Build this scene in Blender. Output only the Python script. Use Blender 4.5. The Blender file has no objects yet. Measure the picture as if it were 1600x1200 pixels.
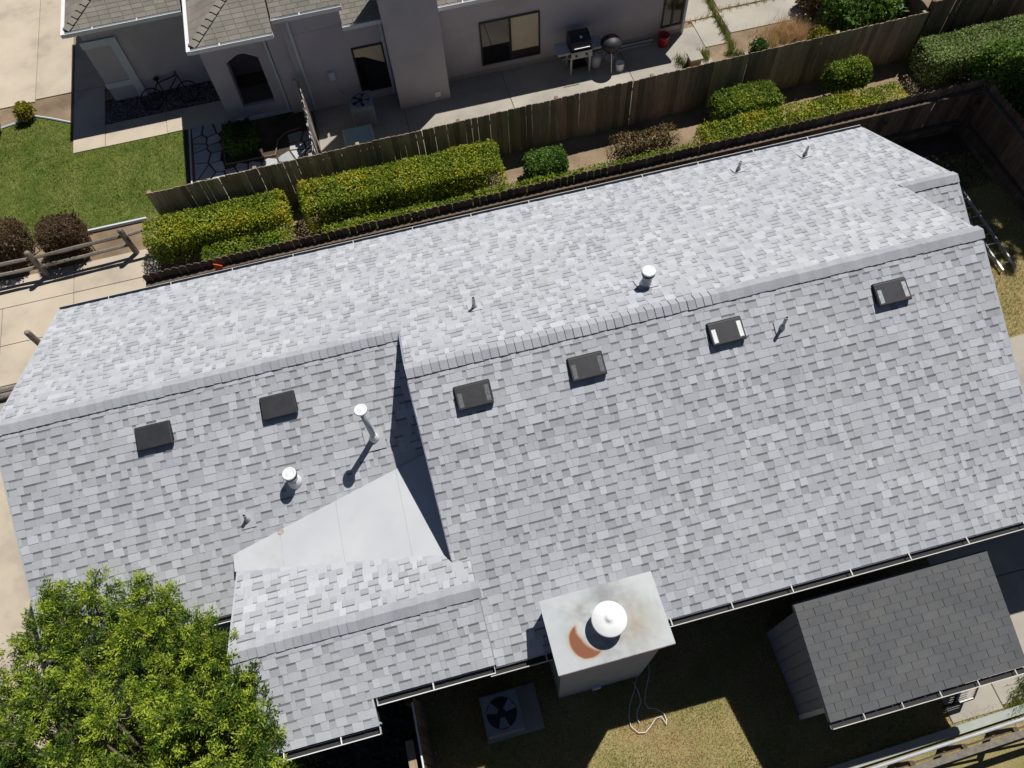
import bpy, math, random
import numpy as np
from mathutils import Vector, Matrix

# ------------------------------------------------------------------ camera, sky, sun, exposure
scene = bpy.context.scene
CAM_H = 15.5
PITCH, YAW, ROLL, FPX = 1.08242, 0.169188, -0.0921716, 1211.3
def cam_axes():
    fwd = Vector((math.sin(YAW)*math.cos(PITCH), math.cos(YAW)*math.cos(PITCH), -math.sin(PITCH)))
    r = Vector((math.cos(YAW), -math.sin(YAW), 0)); u = r.cross(fwd)
    c, s = math.cos(ROLL), math.sin(ROLL)
    return c*r+s*u, c*u-s*r, fwd
CR, CU, CF = cam_axes()
cd = bpy.data.cameras.new('camera'); cam = bpy.data.objects.new('camera', cd)
scene.collection.objects.link(cam)
m = Matrix((CR, CU, -CF)).transposed().to_4x4(); m.translation = (0, 0, CAM_H)
cam.matrix_world = m
cd.sensor_width = 36; cd.lens = 36*FPX/1600; cd.clip_start = .1; cd.clip_end = 2000
scene.camera = cam

SUN_EL, SUN_AZ = math.radians(60.0), math.radians(41.6)     # azimuth from +X towards +Y
SUN = Vector((math.cos(SUN_EL)*math.cos(SUN_AZ), math.cos(SUN_EL)*math.sin(SUN_AZ), math.sin(SUN_EL)))
world = bpy.data.worlds.new('World'); scene.world = world; world.use_nodes = True
wt = world.node_tree; bg = wt.nodes['Background']
sky = wt.nodes.new('ShaderNodeTexSky'); sky.sky_type = 'NISHITA'; sky.sun_disc = False
sky.sun_elevation = SUN_EL; sky.sun_rotation = math.pi/2-SUN_AZ
sky.air_density = 0.55; sky.dust_density = 0.15; sky.altitude = 300
wt.links.new(sky.outputs[0], bg.inputs[0]); bg.inputs[1].default_value = 0.05
ld = bpy.data.lights.new('sun', 'SUN'); ld.energy = 5.0; ld.angle = math.radians(.53); ld.color = (1, .965, .91)
sun = bpy.data.objects.new('sun', ld); scene.collection.objects.link(sun)
sun.rotation_euler = (-SUN).to_track_quat('-Z', 'Y').to_euler(); sun.location = (10, 10, 30)
vs = scene.view_settings; vs.view_transform = 'Standard'; vs.look = 'None'; vs.gamma = 1; vs.use_curve_mapping = False
vs.exposure = 0.03
scene.cycles.use_denoising = True
scene.cycles.max_bounces = 5; scene.cycles.diffuse_bounces = 3; scene.cycles.glossy_bounces = 2; scene.cycles.transmission_bounces = 2

# ------------------------------------------------------------------ helpers
rnd = random.Random(11); nr = np.random.default_rng(11)
COL = scene.collection
WO = {}                                             # world origin of every object
def V3(*a): return Vector(a)

def sock(n, name, v):
    if name in n.inputs: n.inputs[name].default_value = v
def mat(name, c1, c2=None, scale=3., rough=.85, bump=0., bscale=80., stretch=(1, 1, 1), fine=0., fscale=250.,
        rand=0., metal=0., spec=.3, contrast=(.35, .65), c3=None, s3=1., m3=(.5, .7), coat=0.):
    m = bpy.data.materials.new(name); m.use_nodes = True
    nt = m.node_tree; N = nt.nodes; L = nt.links; b = N['Principled BSDF']
    sock(b, 'Roughness', rough); sock(b, 'Metallic', metal); sock(b, 'Specular IOR Level', spec); sock(b, 'Coat Weight', coat)
    g = N.new('ShaderNodeNewGeometry'); mp = N.new('ShaderNodeMapping'); mp.inputs['Scale'].default_value = stretch
    L.new(g.outputs['Position'], mp.inputs[0])
    def noise(sc, det=3., rg=.6):
        n = N.new('ShaderNodeTexNoise'); n.inputs['Scale'].default_value = sc; n.inputs['Detail'].default_value = det
        n.inputs['Roughness'].default_value = rg; L.new(mp.outputs[0], n.inputs['Vector']); return n.outputs[0]
    def rng(x, a, b_, lo=0., hi=1.):
        r = N.new('ShaderNodeMapRange'); r.inputs[1].default_value = a; r.inputs[2].default_value = b_
        r.inputs[3].default_value = lo; r.inputs[4].default_value = hi; L.new(x, r.inputs[0]); return r.outputs[0]
    def mix(fac, a, b_):
        x = N.new('ShaderNodeMix'); x.data_type = 'RGBA'
        for i, v in ((6, a), (7, b_)):
            if isinstance(v, tuple): x.inputs[i].default_value = (*v, 1)
            else: L.new(v, x.inputs[i])
        L.new(fac, x.inputs[0]); return x.outputs[2]
    c2 = c2 or c1
    col = mix(rng(noise(scale), *contrast), tuple(c1), tuple(c2))
    if c3: col = mix(rng(noise(s3, 5., .65), *m3), col, tuple(c3))
    at = N.new('ShaderNodeAttribute'); at.attribute_name = 'tone'
    ao = N.new('ShaderNodeAttribute'); ao.attribute_type = 'OBJECT'; ao.attribute_name = 'tone'
    def math_(op, a, b_):
        x = N.new('ShaderNodeMath'); x.operation = op
        for i, v in enumerate((a, b_)):
            if isinstance(v, (int, float)): x.inputs[i].default_value = v
            else: L.new(v, x.inputs[i])
        return x.outputs[0]
    t = math_('ADD', math_('ADD', at.outputs['Fac'], ao.outputs['Fac']), 1.)
    if rand:
        oi = N.new('ShaderNodeObjectInfo'); t = math_('ADD', t, math_('MULTIPLY', math_('SUBTRACT', oi.outputs['Random'], .5), rand*2))
    if fine: t = math_('MULTIPLY', t, rng(noise(fscale, 1.), .3, .7, 1-fine, 1+fine))
    vm = N.new('ShaderNodeVectorMath'); vm.operation = 'SCALE'; L.new(col, vm.inputs[0]); L.new(t, vm.inputs['Scale'])
    L.new(vm.outputs[0], b.inputs['Base Color'])
    if bump:
        bp = N.new('ShaderNodeBump'); bp.inputs['Strength'].default_value = bump; bp.inputs['Distance'].default_value = .02
        L.new(noise(bscale, 1.), bp.inputs['Height']); L.new(bp.outputs[0], b.inputs['Normal'])
    m['col'] = 1
    return m
def leafmat(name, stops, rough=.5, trans=.35):
    m = bpy.data.materials.new(name); m.use_nodes = True
    nt = m.node_tree; N = nt.nodes; L = nt.links; b = N['Principled BSDF']; out = N['Material Output']
    at = N.new('ShaderNodeAttribute'); at.attribute_name = 'tone'
    cr = N.new('ShaderNodeValToRGB'); e = cr.color_ramp.elements
    while len(e) < len(stops): e.new(.5)
    for i, (p, c) in enumerate(stops): e[i].position = p; e[i].color = (*c, 1)
    L.new(at.outputs['Fac'], cr.inputs[0]); L.new(cr.outputs[0], b.inputs['Base Color'])
    sock(b, 'Roughness', rough); sock(b, 'Specular IOR Level', .35)
    tr = N.new('ShaderNodeBsdfTranslucent'); L.new(cr.outputs[0], tr.inputs[0])
    mx = N.new('ShaderNodeMixShader'); mx.inputs[0].default_value = trans
    L.new(b.outputs[0], mx.inputs[1]); L.new(tr.outputs[0], mx.inputs[2]); L.new(mx.outputs[0], out.inputs[0])
    return m

def link(o, parent=None, origin=None):
    COL.objects.link(o)
    origin = Vector(origin) if origin is not None else Vector((0, 0, 0))
    if parent is not None:
        o.parent = parent; o.location = origin-WO[parent]
    else: o.location = origin
    WO[o] = origin; return o
def tag(o, label=None, cat=None, group=None, kind=None):
    for k, v in (('label', label), ('category', cat), ('group', group), ('kind', kind)):
        if v: o[k] = v
    return o
def thing(name, label, cat, loc, group=None):
    o = bpy.data.objects.new(name, None); o.empty_display_size = .2; link(o, None, loc)
    return tag(o, label, cat, group)
def npmesh(name, V, F, tone=None, smooth=False):
    me = bpy.data.meshes.new(name); V = np.asarray(V, np.float32); F = np.asarray(F, np.int32)
    me.vertices.add(len(V)); me.vertices.foreach_set('co', V.ravel())
    k = F.shape[1]; me.loops.add(F.size); me.loops.foreach_set('vertex_index', F.ravel())
    me.polygons.add(len(F)); me.polygons.foreach_set('loop_start', np.arange(0, F.size, k, dtype=np.int32))
    if smooth: me.polygons.foreach_set('use_smooth', np.ones(len(F), bool))
    if tone is not None:
        a = me.attributes.new('tone', 'FLOAT', 'FACE'); a.data.foreach_set('value', np.asarray(tone, np.float32))
    me.update(calc_edges=True); return me
class MB:
    def __init__(s): s.v = []; s.f = []; s.t = []
    def add(s, vs_, fs, tone=0.):
        n = len(s.v); s.v += [tuple(p) for p in vs_]
        for f in fs: s.f.append(tuple(i+n for i in f)); s.t.append(tone)
        return s
    def obox(s, o, a, b, c, tone=0.):
        o, a, b, c = Vector(o), Vector(a), Vector(b), Vector(c)
        p = [o, o+a, o+a+b, o+b, o+c, o+a+c, o+a+b+c, o+b+c]
        fs = [(0, 3, 2, 1), (4, 5, 6, 7), (0, 1, 5, 4), (1, 2, 6, 5), (2, 3, 7, 6), (3, 0, 4, 7)]
        if a.cross(b).dot(c) < 0: fs = [f[::-1] for f in fs]
        return s.add(p, fs, tone)
    def box(s, x0, x1, y0, y1, z0, z1, tone=0.): return s.obox((x0, y0, z0), (x1-x0, 0, 0), (0, y1-y0, 0), (0, 0, z1-z0), tone)
    def prism(s, pts, d, tone=0.):
        """planar polygon extruded by vector d"""
        d = Vector(d); p = [Vector(q) for q in pts]; n = len(p)
        nn = Vector((0, 0, 0))
        for i in range(n): nn += p[i].cross(p[(i+1) % n])
        if nn.dot(d) > 0: p = p[::-1]
        q = [a+d for a in p]
        s.add(p+q, [tuple(range(n)), tuple(range(2*n-1, n-1, -1))]+[(i, i+n, (i+1) % n+n, (i+1) % n) for i in range(n)], tone)
        return s
    def tube(s, path, rad, n=8, tone=0., cap=True):
        path = [Vector(p) for p in path]
        if isinstance(rad, (int, float)): rad = [rad]*len(path)
        vs_ = []; fs = []; ref = None
        for i, p in enumerate(path):
            d = (path[min(i+1, len(path)-1)]-path[max(i-1, 0)]).normalized()
            if ref is None: ref = d.orthogonal().normalized()
            ref = (ref-d*ref.dot(d)).normalized(); b = d.cross(ref)
            for k in range(n):
                a = 2*math.pi*k/n; vs_.append(p+(ref*math.cos(a)+b*math.sin(a))*rad[i])
        for i in range(len(path)-1):
            for k in range(n): fs.append((i*n+k, i*n+(k+1) % n, (i+1)*n+(k+1) % n, (i+1)*n+k))
        if cap: fs += [tuple(range(n-1, -1, -1)), tuple(range((len(path)-1)*n, len(path)*n))]
        return s.add(vs_, fs, tone)
    def lathe(s, c, prof, n=24, ax=None, tone=0.):
        c = Vector(c); ax = Vector(ax or (0, 0, 1)).normalized(); u = ax.orthogonal().normalized(); w = ax.cross(u)
        vs_ = []; fs = []
        for r, z in prof:
            for k in range(n):
                a = 2*math.pi*k/n; vs_.append(c+ax*z+(u*math.cos(a)+w*math.sin(a))*r)
        for i in range(len(prof)-1):
            for k in range(n): fs.append((i*n+k, i*n+(k+1) % n, (i+1)*n+(k+1) % n, (i+1)*n+k))
        if prof[0][0] > .001: fs.append(tuple(range(n-1, -1, -1)))
        if prof[-1][0] > .001: fs.append(tuple(range((len(prof)-1)*n, len(prof)*n)))
        return s.add(vs_, fs, tone)
    def mesh(s, name, org=(0, 0, 0), smooth=False):
        me = bpy.data.meshes.new(name)
        ox, oy, oz = org
        me.from_pydata([(a-ox, b-oy, c-oz) for a, b, c in s.v], [], s.f)
        if any(s.t):
            a = me.attributes.new('tone', 'FLOAT', 'FACE'); a.data.foreach_set('value', np.array(s.t, np.float32))
        if smooth:
            for p in me.polygons: p.use_smooth = len(p.vertices) == 4
        me.update(); return me
    def build(s, name, m, parent=None, smooth=False, bevel=0.):
        A = np.array(s.v); lo = A.min(0); hi = A.max(0)
        org = Vector(((lo[0]+hi[0])/2, (lo[1]+hi[1])/2, lo[2]))
        me = s.mesh(name, org, smooth); me.materials.append(m)
        o = link(bpy.data.objects.new(name, me), parent, org)
        if bevel:
            bv = o.modifiers.new('bevel', 'BEVEL'); bv.width = bevel; bv.segments = 2; bv.limit_method = 'ANGLE'
        return o
def npobj(name, V, F, tone, m, parent=None, smooth=False):
    V = np.asarray(V, float); lo = V.min(0); hi = V.max(0); org = np.array([(lo[0]+hi[0])/2, (lo[1]+hi[1])/2, lo[2]])
    me = npmesh(name, V-org, F, tone, smooth); me.materials.append(m)
    return link(bpy.data.objects.new(name, me), parent, org)
def place(name, me, parent, M):
    """a copy of shared mesh data at world matrix M"""
    o = bpy.data.objects.new(name, me); COL.objects.link(o)
    if parent is not None:
        o.parent = parent; M = Matrix.Translation(-WO[parent]) @ M
    o.matrix_local = M; WO[o] = M.translation.copy()
    return o
def frame(o, u, v, n, s=(1, 1, 1)):
    M = Matrix((Vector(u)*s[0], Vector(v)*s[1], Vector(n)*s[2])).transposed().to_4x4(); M.translation = Vector(o); return M
def structure(o): o['kind'] = 'structure'; return o

def in_view(p, margin=0.):
    d = Vector(p)-V3(0, 0, CAM_H); z = d.dot(CF)
    if z < .1: return False
    return abs(d.dot(CR)/z*FPX) < 800+margin and abs(d.dot(CU)/z*FPX) < 600+margin
def vis_area(p, n):
    d = V3(0, 0, CAM_H)-Vector(p); l = d.length
    if not in_view(p, -8): return 0.
    return max(0., Vector(n).dot(d/l))/(l*l)
def clip_poly(poly, a, b, c):
    """keep a*x+b*y+c >= 0"""
    out = []; k = len(poly)
    for i in range(k):
        p, q = poly[i], poly[(i+1) % k]; dp = a*p[0]+b*p[1]+c; dq = a*q[0]+b*q[1]+c
        if dp >= 0: out.append(p)
        if (dp >= 0) != (dq >= 0):
            t = dp/(dp-dq); out.append((p[0]+(q[0]-p[0])*t, p[1]+(q[1]-p[1])*t))
    return out

# ------------------------------------------------------------------ materials
M = {}
M['shingle'] = mat('grey_shingle', (.392, .409, .442), (.425, .44, .468), .8, .92, bump=.25, bscale=350, fine=.16, fscale=170, spec=.15,
                   c3=(.40, .407, .425), s3=.55, m3=(.58, .75))
M['cap'] = mat('ridge_shingle', (.325, .342, .374), (.37, .385, .412), 3, .92, bump=.25, bscale=350, fine=.16, fscale=170, spec=.15)
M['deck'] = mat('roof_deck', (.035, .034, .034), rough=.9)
M['dark3'] = mat('charcoal_shingle', (.104, .108, .114), (.122, .124, .126), 1.6, .9, bump=.25, bscale=350, fine=.22, fscale=150, spec=.2, rand=.05,
                 c3=(.13, .13, .122), s3=1.2, m3=(.55, .8))
M['brown3'] = mat('taupe_shingle', (.20, .185, .16), (.245, .225, .195), 2., .92, bump=.25, bscale=350, fine=.2, fscale=150, rand=.1, spec=.15)
M['pan'] = mat('painted_metal_pan', (.462, .483, .508), (.515, .533, .552), .9, .7, fine=.05, c3=(.45, .445, .435), s3=1.9, m3=(.55, .78), spec=.35)
M['white'] = mat('white_paint', (.72, .73, .74), (.66, .67, .68), 4, .45, spec=.4)
M['gutter'] = mat('cream_gutter', (.50, .49, .45), (.42, .41, .38), 5, .5, spec=.4)
M['house_wall'] = mat('blue_grey_stucco', (.225, .25, .31), (.265, .285, .345), 2, .9, bump=.15, bscale=120)
M['stucco'] = mat('mauve_grey_stucco', (.42, .395, .425), (.48, .455, .475), .7, .92, bump=.4, bscale=70, fine=.06, fscale=40, c3=(.39, .365, .37), s3=.8, m3=(.52, .75))
M['trim'] = mat('pale_blue_trim', (.50, .55, .60), (.55, .59, .63), 4, .7)
M['wood'] = mat('weathered_fence_wood', (.23, .175, .125), (.36, .285, .215), 5, .9, stretch=(6, 6, .6), rand=.28, bump=.3, bscale=40,
                c3=(.17, .17, .09), s3=.35, m3=(.5, .72))
M['wood_dark'] = mat('brown_fence_wood', (.10, .072, .052), (.165, .122, .09), 5, .9, stretch=(6, 6, .6), rand=.3, bump=.3, bscale=40)
M['wood_pale'] = mat('silvered_fence_wood', (.42, .39, .36), (.30, .27, .245), 5, .9, stretch=(4, 4, .6), rand=.2, bump=.3, bscale=40)
M['rail_wood'] = mat('split_rail_wood', (.16, .14, .12), (.24, .21, .175), 5, .9, stretch=(3, 3, 1), rand=.2, bump=.4, bscale=30)
M['soil'] = mat('dry_soil', (.30, .225, .15), (.20, .145, .095), 1.1, 1., bump=.6, bscale=25, fine=.2, fscale=60, c3=(.14, .105, .07), s3=.7, m3=(.5, .75), spec=.1)
M['mulch'] = mat('dark_soil', (.105, .08, .058), (.065, .05, .038), 2, 1., bump=.6, bscale=30, fine=.25, fscale=60, spec=.1)
M['concrete'] = mat('tan_concrete', (.50, .43, .335), (.42, .36, .285), .9, .92, fine=.06, fscale=120, c3=(.33, .285, .23), s3=.9, m3=(.55, .78), rand=.05)
M['concrete_grey'] = mat('grey_concrete', (.39, .36, .305), (.32, .295, .255), .8, .92, fine=.06, fscale=120, c3=(.27, .25, .22), s3=1.1, m3=(.52, .75), rand=.05)
M['flag'] = mat('flagstone', (.36, .37, .38), (.44, .44, .43), 3, .9, bump=.3, bscale=30, rand=.22)
M['lawn'] = mat('lawn_soil', (.085, .125, .025), (.15, .17, .045), 1.2, 1., fine=.3, fscale=60, spec=.05)
M['dry_lawn'] = mat('dry_lawn_soil', (.30, .235, .115), (.21, .19, .075), 1.3, 1., fine=.3, fscale=60, spec=.05)
M['black'] = mat('black_plastic', (.022, .023, .027), (.03, .031, .036), 6, .55, spec=.4, fine=.12, fscale=40)
M['black_metal'] = mat('black_enamel', (.012, .012, .014), rough=.3, spec=.5)
M['steel'] = mat('galvanised_steel', (.50, .52, .54), (.42, .44, .46), 8, .42, metal=.55, spec=.5)
M['alu'] = mat('aluminium', (.62, .63, .64), (.54, .55, .56), 8, .38, metal=.6)
M['vent_white'] = mat('white_vent_paint', (.74, .75, .76), (.68, .69, .70), 6, .4, spec=.4)
M['vent_grey'] = mat('grey_vent_paint', (.36, .385, .42), (.42, .44, .47), 8, .5, spec=.4)
M['flash'] = mat('light_flashing', (.40, .412, .435), (.44, .45, .47), 6, .8)
M['sticker'] = mat('white_label', (.75, .77, .76), (.62, .65, .66), 30, .5)
M['label_grey'] = mat('dulled_label', (.24, .26, .28), (.42, .44, .45), 18, .5)
M['film'] = mat('worn_label', (.075, .078, .085), (.16, .165, .17), 45, .6)
M['ac'] = mat('grey_green_enamel', (.26, .285, .30), (.22, .245, .26), 5, .5)
M['fan'] = mat('fan_blade', (.30, .33, .37), rough=.4, metal=.3)
M['glass'] = mat('window_glass', (.006, .007, .008), rough=.03, spec=.9)
M['frame'] = mat('bronze_frame', (.03, .027, .025), rough=.45)
M['blind_or_reflection'] = mat('cream_blind_or_reflection', (.62, .52, .36), (.56, .47, .33), 3, .9)  # shared by the real blind and a painted window reflection
M['red'] = mat('red_plastic', (.55, .03, .025), (.45, .025, .02), 6, .4, spec=.45)
M['orange'] = mat('orange_plastic', (.72, .12, .03), rough=.5)
M['green_box'] = mat('pale_green_plastic', (.33, .44, .40), (.29, .39, .36), 5, .5)
M['rock'] = mat('black_rock', (.028, .028, .03), (.05, .05, .052), 6, .8, rand=.3, bump=.3, bscale=40)
M['gravel'] = mat('grey_gravel', (.12, .12, .125), (.2, .19, .185), 9, .9)
M['bark'] = mat('twig_bark', (.20, .155, .12), (.12, .09, .07), 9, .95, bump=.4, bscale=50)
M['rubber'] = mat('tyre_rubber', (.014, .014, .015), rough=.8)
M['cable'] = mat('white_cable', (.72, .72, .70), rough=.5)
M['hedge'] = leafmat('hedge_leaf', [(0, (.02, .045, .008)), (.3, (.11, .185, .016)), (.6, (.33, .39, .026)), (.85, (.58, .46, .034)), (1, (.58, .25, .04))])
M['hedge_green'] = leafmat('green_leaf', [(0, (.015, .04, .008)), (.4, (.065, .145, .02)), (.75, (.17, .28, .035)), (1, (.34, .42, .055))])
M['hedge_pale'] = leafmat('pale_leaf', [(0, (.06, .095, .03)), (.4, (.19, .27, .075)), (.8, (.36, .44, .15)), (1, (.52, .54, .24))])
M['brown_leaf'] = leafmat('brown_leaf', [(0, (.035, .022, .012)), (.5, (.125, .075, .038)), (.85, (.18, .125, .055)), (1, (.09, .14, .03))])
M['dead_leaf'] = leafmat('dead_leaf', [(0, (.03, .03, .012)), (.4, (.10, .085, .035)), (.65, (.24, .15, .06)), (1, (.10, .16, .03))])
M['tree_leaf'] = leafmat('tree_leaf', [(0, (.014, .032, .008)), (.4, (.06, .12, .018)), (.7, (.21, .31, .027)), (1, (.45, .54, .06))], trans=.36)
M['yellow_leaf'] = leafmat('yellow_leaf', [(0, (.06, .09, .01)), (.5, (.30, .27, .02)), (1, (.55, .42, .03))])
M['grass'] = leafmat('grass_blade', [(0, (.06, .095, .013)), (.45, (.155, .195, .03)), (.75, (.28, .285, .06)), (1, (.42, .34, .13))], trans=.3)
M['grass_dry'] = leafmat('dry_grass_blade', [(0, (.17, .24, .04)), (.3, (.36, .37, .09)), (.65, (.56, .44, .21)), (1, (.6, .36, .22))], trans=.3)

# ------------------------------------------------------------------ ground and paving
def sheet(name, x0, x1, y0, y1, z, m):
    return structure(MB().add([(x0, y0, z), (x1, y0, z), (x1, y1, z), (x0, y1, z)], [(0, 1, 2, 3)]).build(name, m))
sheet('ground', -300, 300, -300, 300, 0, M['soil'])
def polysheet(name, pts, z, m): return structure(MB().add([(x, y, z) for x, y in pts], [tuple(range(len(pts)))]).build(name, m))
def paving(name, panels, m, top=.03):
    """a slab whose panels are separate pieces with open joints"""
    o = bpy.data.objects.new(name, None); link(o, None, (panels[0][0], panels[0][2], 0)); structure(o)
    for x0, x1, y0, y1 in panels:
        g = .008; t = top+rnd.uniform(-.004, .004)
        MB().box(x0+g, x1-g, y0+g, y1-g, -.05, t).build('concrete_panel', m, o, bevel=.006)
    return o
# street-side path at the left, running along the front of the lots
paving('front_path', [(-13.5, -10.6, 13.53, 14.42), (-10.6, -8.47, 13.53, 14.42), (-8.47, -6.3, 13.53, 14.42), (-13.5, -10.2, 12.4, 13.53), (-10.2, -8.47, 12.4, 13.53), (-8.47, -6.45, 12.4, 13.53),
                      (-13.5, -10.2, 11.25, 12.4), (-10.2, -8.0, 11.25, 12.4), (-8.0, -6.3, 11.25, 12.4), (-13.5, -10.4, 3.0, 9.3), (-10.4, -8.35, 3.0, 9.3), (-8.35, -7.0, 6.2, 9.3), (-8.35, -7.0, 3.0, 6.2)], M['concrete'])
sheet('verge_soil', -13.5, -7.0, 9.3, 11.25, .006, M['concrete_grey'])
polysheet('front_lawn', [(-16, 15.45), (-5.52, 15.45), (-5.52, 18.4), (-8.57, 18.4), (-8.6, 19.63), (-9.19, 19.97), (-9.69, 20.23), (-10.17, 20.09), (-10.65, 20.0), (-16, 19.4)], .006, M['lawn'])
paving('entry_walk', [(-8.56, -7.67, 18.4, 20.92), (-8.56, -7.67, 20.92, 24.), (-7.67, -5.95, 18.4, 19.28), (-5.95, -4.15, 18.4, 19.28), (-4.15, -2.3, 18.55, 19.6)], M['concrete'])
paving('driveway', [(-9.68, -8.6, 20.93, 30), (-14, -9.68, 20.85, 30)], M['concrete'])
sheet('gravel_bed', -7.66, -4.1, 19.29, 20.3, .006, M['mulch'])
paving('patio', [(-1.86, .62, 15.1, 18.2), (.62, 3.6, 15.1, 18.2), (3.6, 7.1, 15.1, 18.2), (7.1, 9.5, 15.1, 18.2)], M['concrete_grey'])
paving('side_patio', [(9.5, 10.22, 17.25, 18.42), (9.22, 10.26, 18.46, 21.), (10.4, 12.9, 17.62, 18.62), (10.46, 13.2, 18.68, 21.5)], M['concrete_grey'])
sheet('weedy_bed', 9.5, 15, 15.2, 17.25, .008, M['soil'])
sheet('planting_strip', -6.4, 14.6, 12.3, 15.0, .006, M['soil'])
sheet('narrow_side_yard', -6.6, 14.6, 10.4, 12.3, .008, M['mulch'])
sheet('east_yard', 10.0, 14.8, -3, 10.4, .006, M['dry_lawn'])
paving('east_slab', [(11.0, 16.0, 1.5, 3.9), (11.0, 16.0, 3.9, 6.2)], M['concrete_grey'], .06)
sheet('back_lawn', -1.95, 8.6, -3.2, 3, .006, M['dry_lawn'])
paving('back_slab', [(8.3, 10.9, -.66, 1.45), (7.3, 8.3, -.72, .6), (8.3, 10.9, 1.45, 3.0)], M['concrete_grey'])
sheet('rock_bed', -4.6, -1.97, -3, 3.2, .004, M['mulch'])
sheet('strip_end_path', 13.4, 15.3, 12.42, 13.6, .012, M['concrete_grey'])

# ------------------------------------------------------------------ the grey house in the middle
S = .4957
yN, zN, yL, zL, yR, zR, yT, zT = 10.892, 2.6, 7.318, 4.372, 6.240, 4.906, 8.098, 3.985
x0, Xm, xE0, xE1 = -7.366, -.594, 9.204, 10.27
yS = 1.93; zS = zR-S*(yR-yS); yW = 3.865; zW = zL-S*(yL-yW)
yG, zG, gx0, gx1 = 2.9, 3.8, -4.06, -.33
cs = 1/math.hypot(1, S)
U = V3(1, 0, 0)
vN = V3(0, -cs, S*cs); nN = V3(0, S*cs, cs)          # north-facing slopes: upslope is -Y
vS = V3(0, cs, S*cs); nS = V3(0, -S*cs, cs)          # south-facing slopes: upslope is +Y
house = thing('house', 'large house with new pale grey shingle roof in the centre', 'house', (1, 6, 0))

def deck_poly(b, pts, zf, nrm, t=.12):
    p = [V3(x, y, zf(y))-Vector(nrm)*.02 for x, y in pts]; b.prism(p, -Vector(nrm)*t)
fN = lambda y: zN+S*(yN-y)
fS = lambda y: zR-S*(yR-y)
fL = lambda y: zL-S*(yL-y)
fT = lambda y: zT-S*(yT-y)
fGN = lambda y: zG-S*(y-yG)
fGS = lambda y: zG-S*(yG-y)
b = MB()
deck_poly(b, [(x0, yL), (Xm, yL), (Xm, yR), (xE0, yR), (xE0, yT), (xE1, yT), (xE1, yN), (x0, yN)], fN, nN)
deck_poly(b, [(Xm, 3.38), (Xm, yR), (xE0, yR), (xE0, yS), (gx1+.0, yS), (gx1+.0, 3.38)], fS, nS)
deck_poly(b, [(xE0+.04, yS), (11.3, yS), (11.3, 3.3), (xE0+.04, 3.3)], fS, nS)  # unseen roof extension, added to carry the eave shadow across the back slab
deck_poly(b, [(x0, yW), (-4.0, yW), (-4.0, 4.7), (Xm+.1, 5.42), (Xm+.1, yL), (x0, yL)], fL, nS)
deck_poly(b, [(xE0-.1, 5.9), (xE1, 5.9), (xE1, yT), (xE0-.1, yT)], fT, nS)
deck_poly(b, [(gx0, yG), (gx1, yG), (gx1, 3.46), (Xm+.05, 3.46), (Xm+.05, 3.6), (-4.05, 4.35), (gx0, 4.35)], fGN, nN, .1)
deck_poly(b, [(gx0, 1.52), (-2.19, 1.52), (-2.19, 1.89), (gx1, 1.89), (gx1, yG), (gx0, yG)], fGS, nS, .1)
roof = b.build('roof', M['deck'], house)

# --- laminated shingles: courses of overlapping pieces, some proud, some recessed
EXP, OV = .136, .02
PIECES = []
def courses(o, u, v, n, length, row, clip=None, exp=EXP, start=0.):
    k = 0; vv = start
    while vv < length-.03:
        for (a, c) in row(vv+exp/2):
            x = a-rnd.uniform(0, .1); last = None; drift = rnd.uniform(-.04, .04)
            while x < c:
                tooth = rnd.random() < (.25 if last else .85) if last is not None else rnd.random() < .5
                w = rnd.choice((.08, .11, .13, .15, .17, .2, .25)) if tooth else rnd.choice((.06, .09, .12, .14, .16, .19))
                xa, xb = max(x, a), min(x+w, c)
                if c-xb < .05: xb = c
                if xb-xa > .012:
                    q = rnd.random()
                    if tooth: tn = .08+rnd.uniform(0, .09) if q < .3 else rnd.uniform(-.05, .06)
                    else: tn = rnd.uniform(-.18, -.08) if q < .45 else rnd.uniform(-.09, .03)
                    top = min(exp+OV, length-vv)
                    PIECES.append((o, u, v, n, xa, xb, vv, top, tooth, tn+drift, clip))
                x += w; last = tooth
        vv += exp; k += 1
def piece_geo(xa, xb, v0, top, tooth):
    """local vertices (u,v,n) and faces with tone offsets of one rectangular shingle piece"""
    th = .0095 if tooth else .0045; g = .0012; hi = .002; xa += g; xb -= g
    vb = max(.02, min(EXP-.032, top-.005)); nb = th+(hi-th)*vb/top
    vs_ = [(xa, v0, 0), (xb, v0, 0), (xa, v0, th), (xb, v0, th), (xa, v0+vb, nb), (xb, v0+vb, nb), (xa, v0+top, hi), (xb, v0+top, hi), (xa, v0+top, 0), (xb, v0+top, 0)]
    fs = [(0, 1, 3, 2), (2, 3, 5, 4), (4, 5, 7, 6), (0, 2, 4, 6, 8), (1, 9, 7, 5, 3)]
    ts = [-.12, 0, 0 if tooth else -.47, 0, 0]
    return vs_, fs, ts

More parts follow.
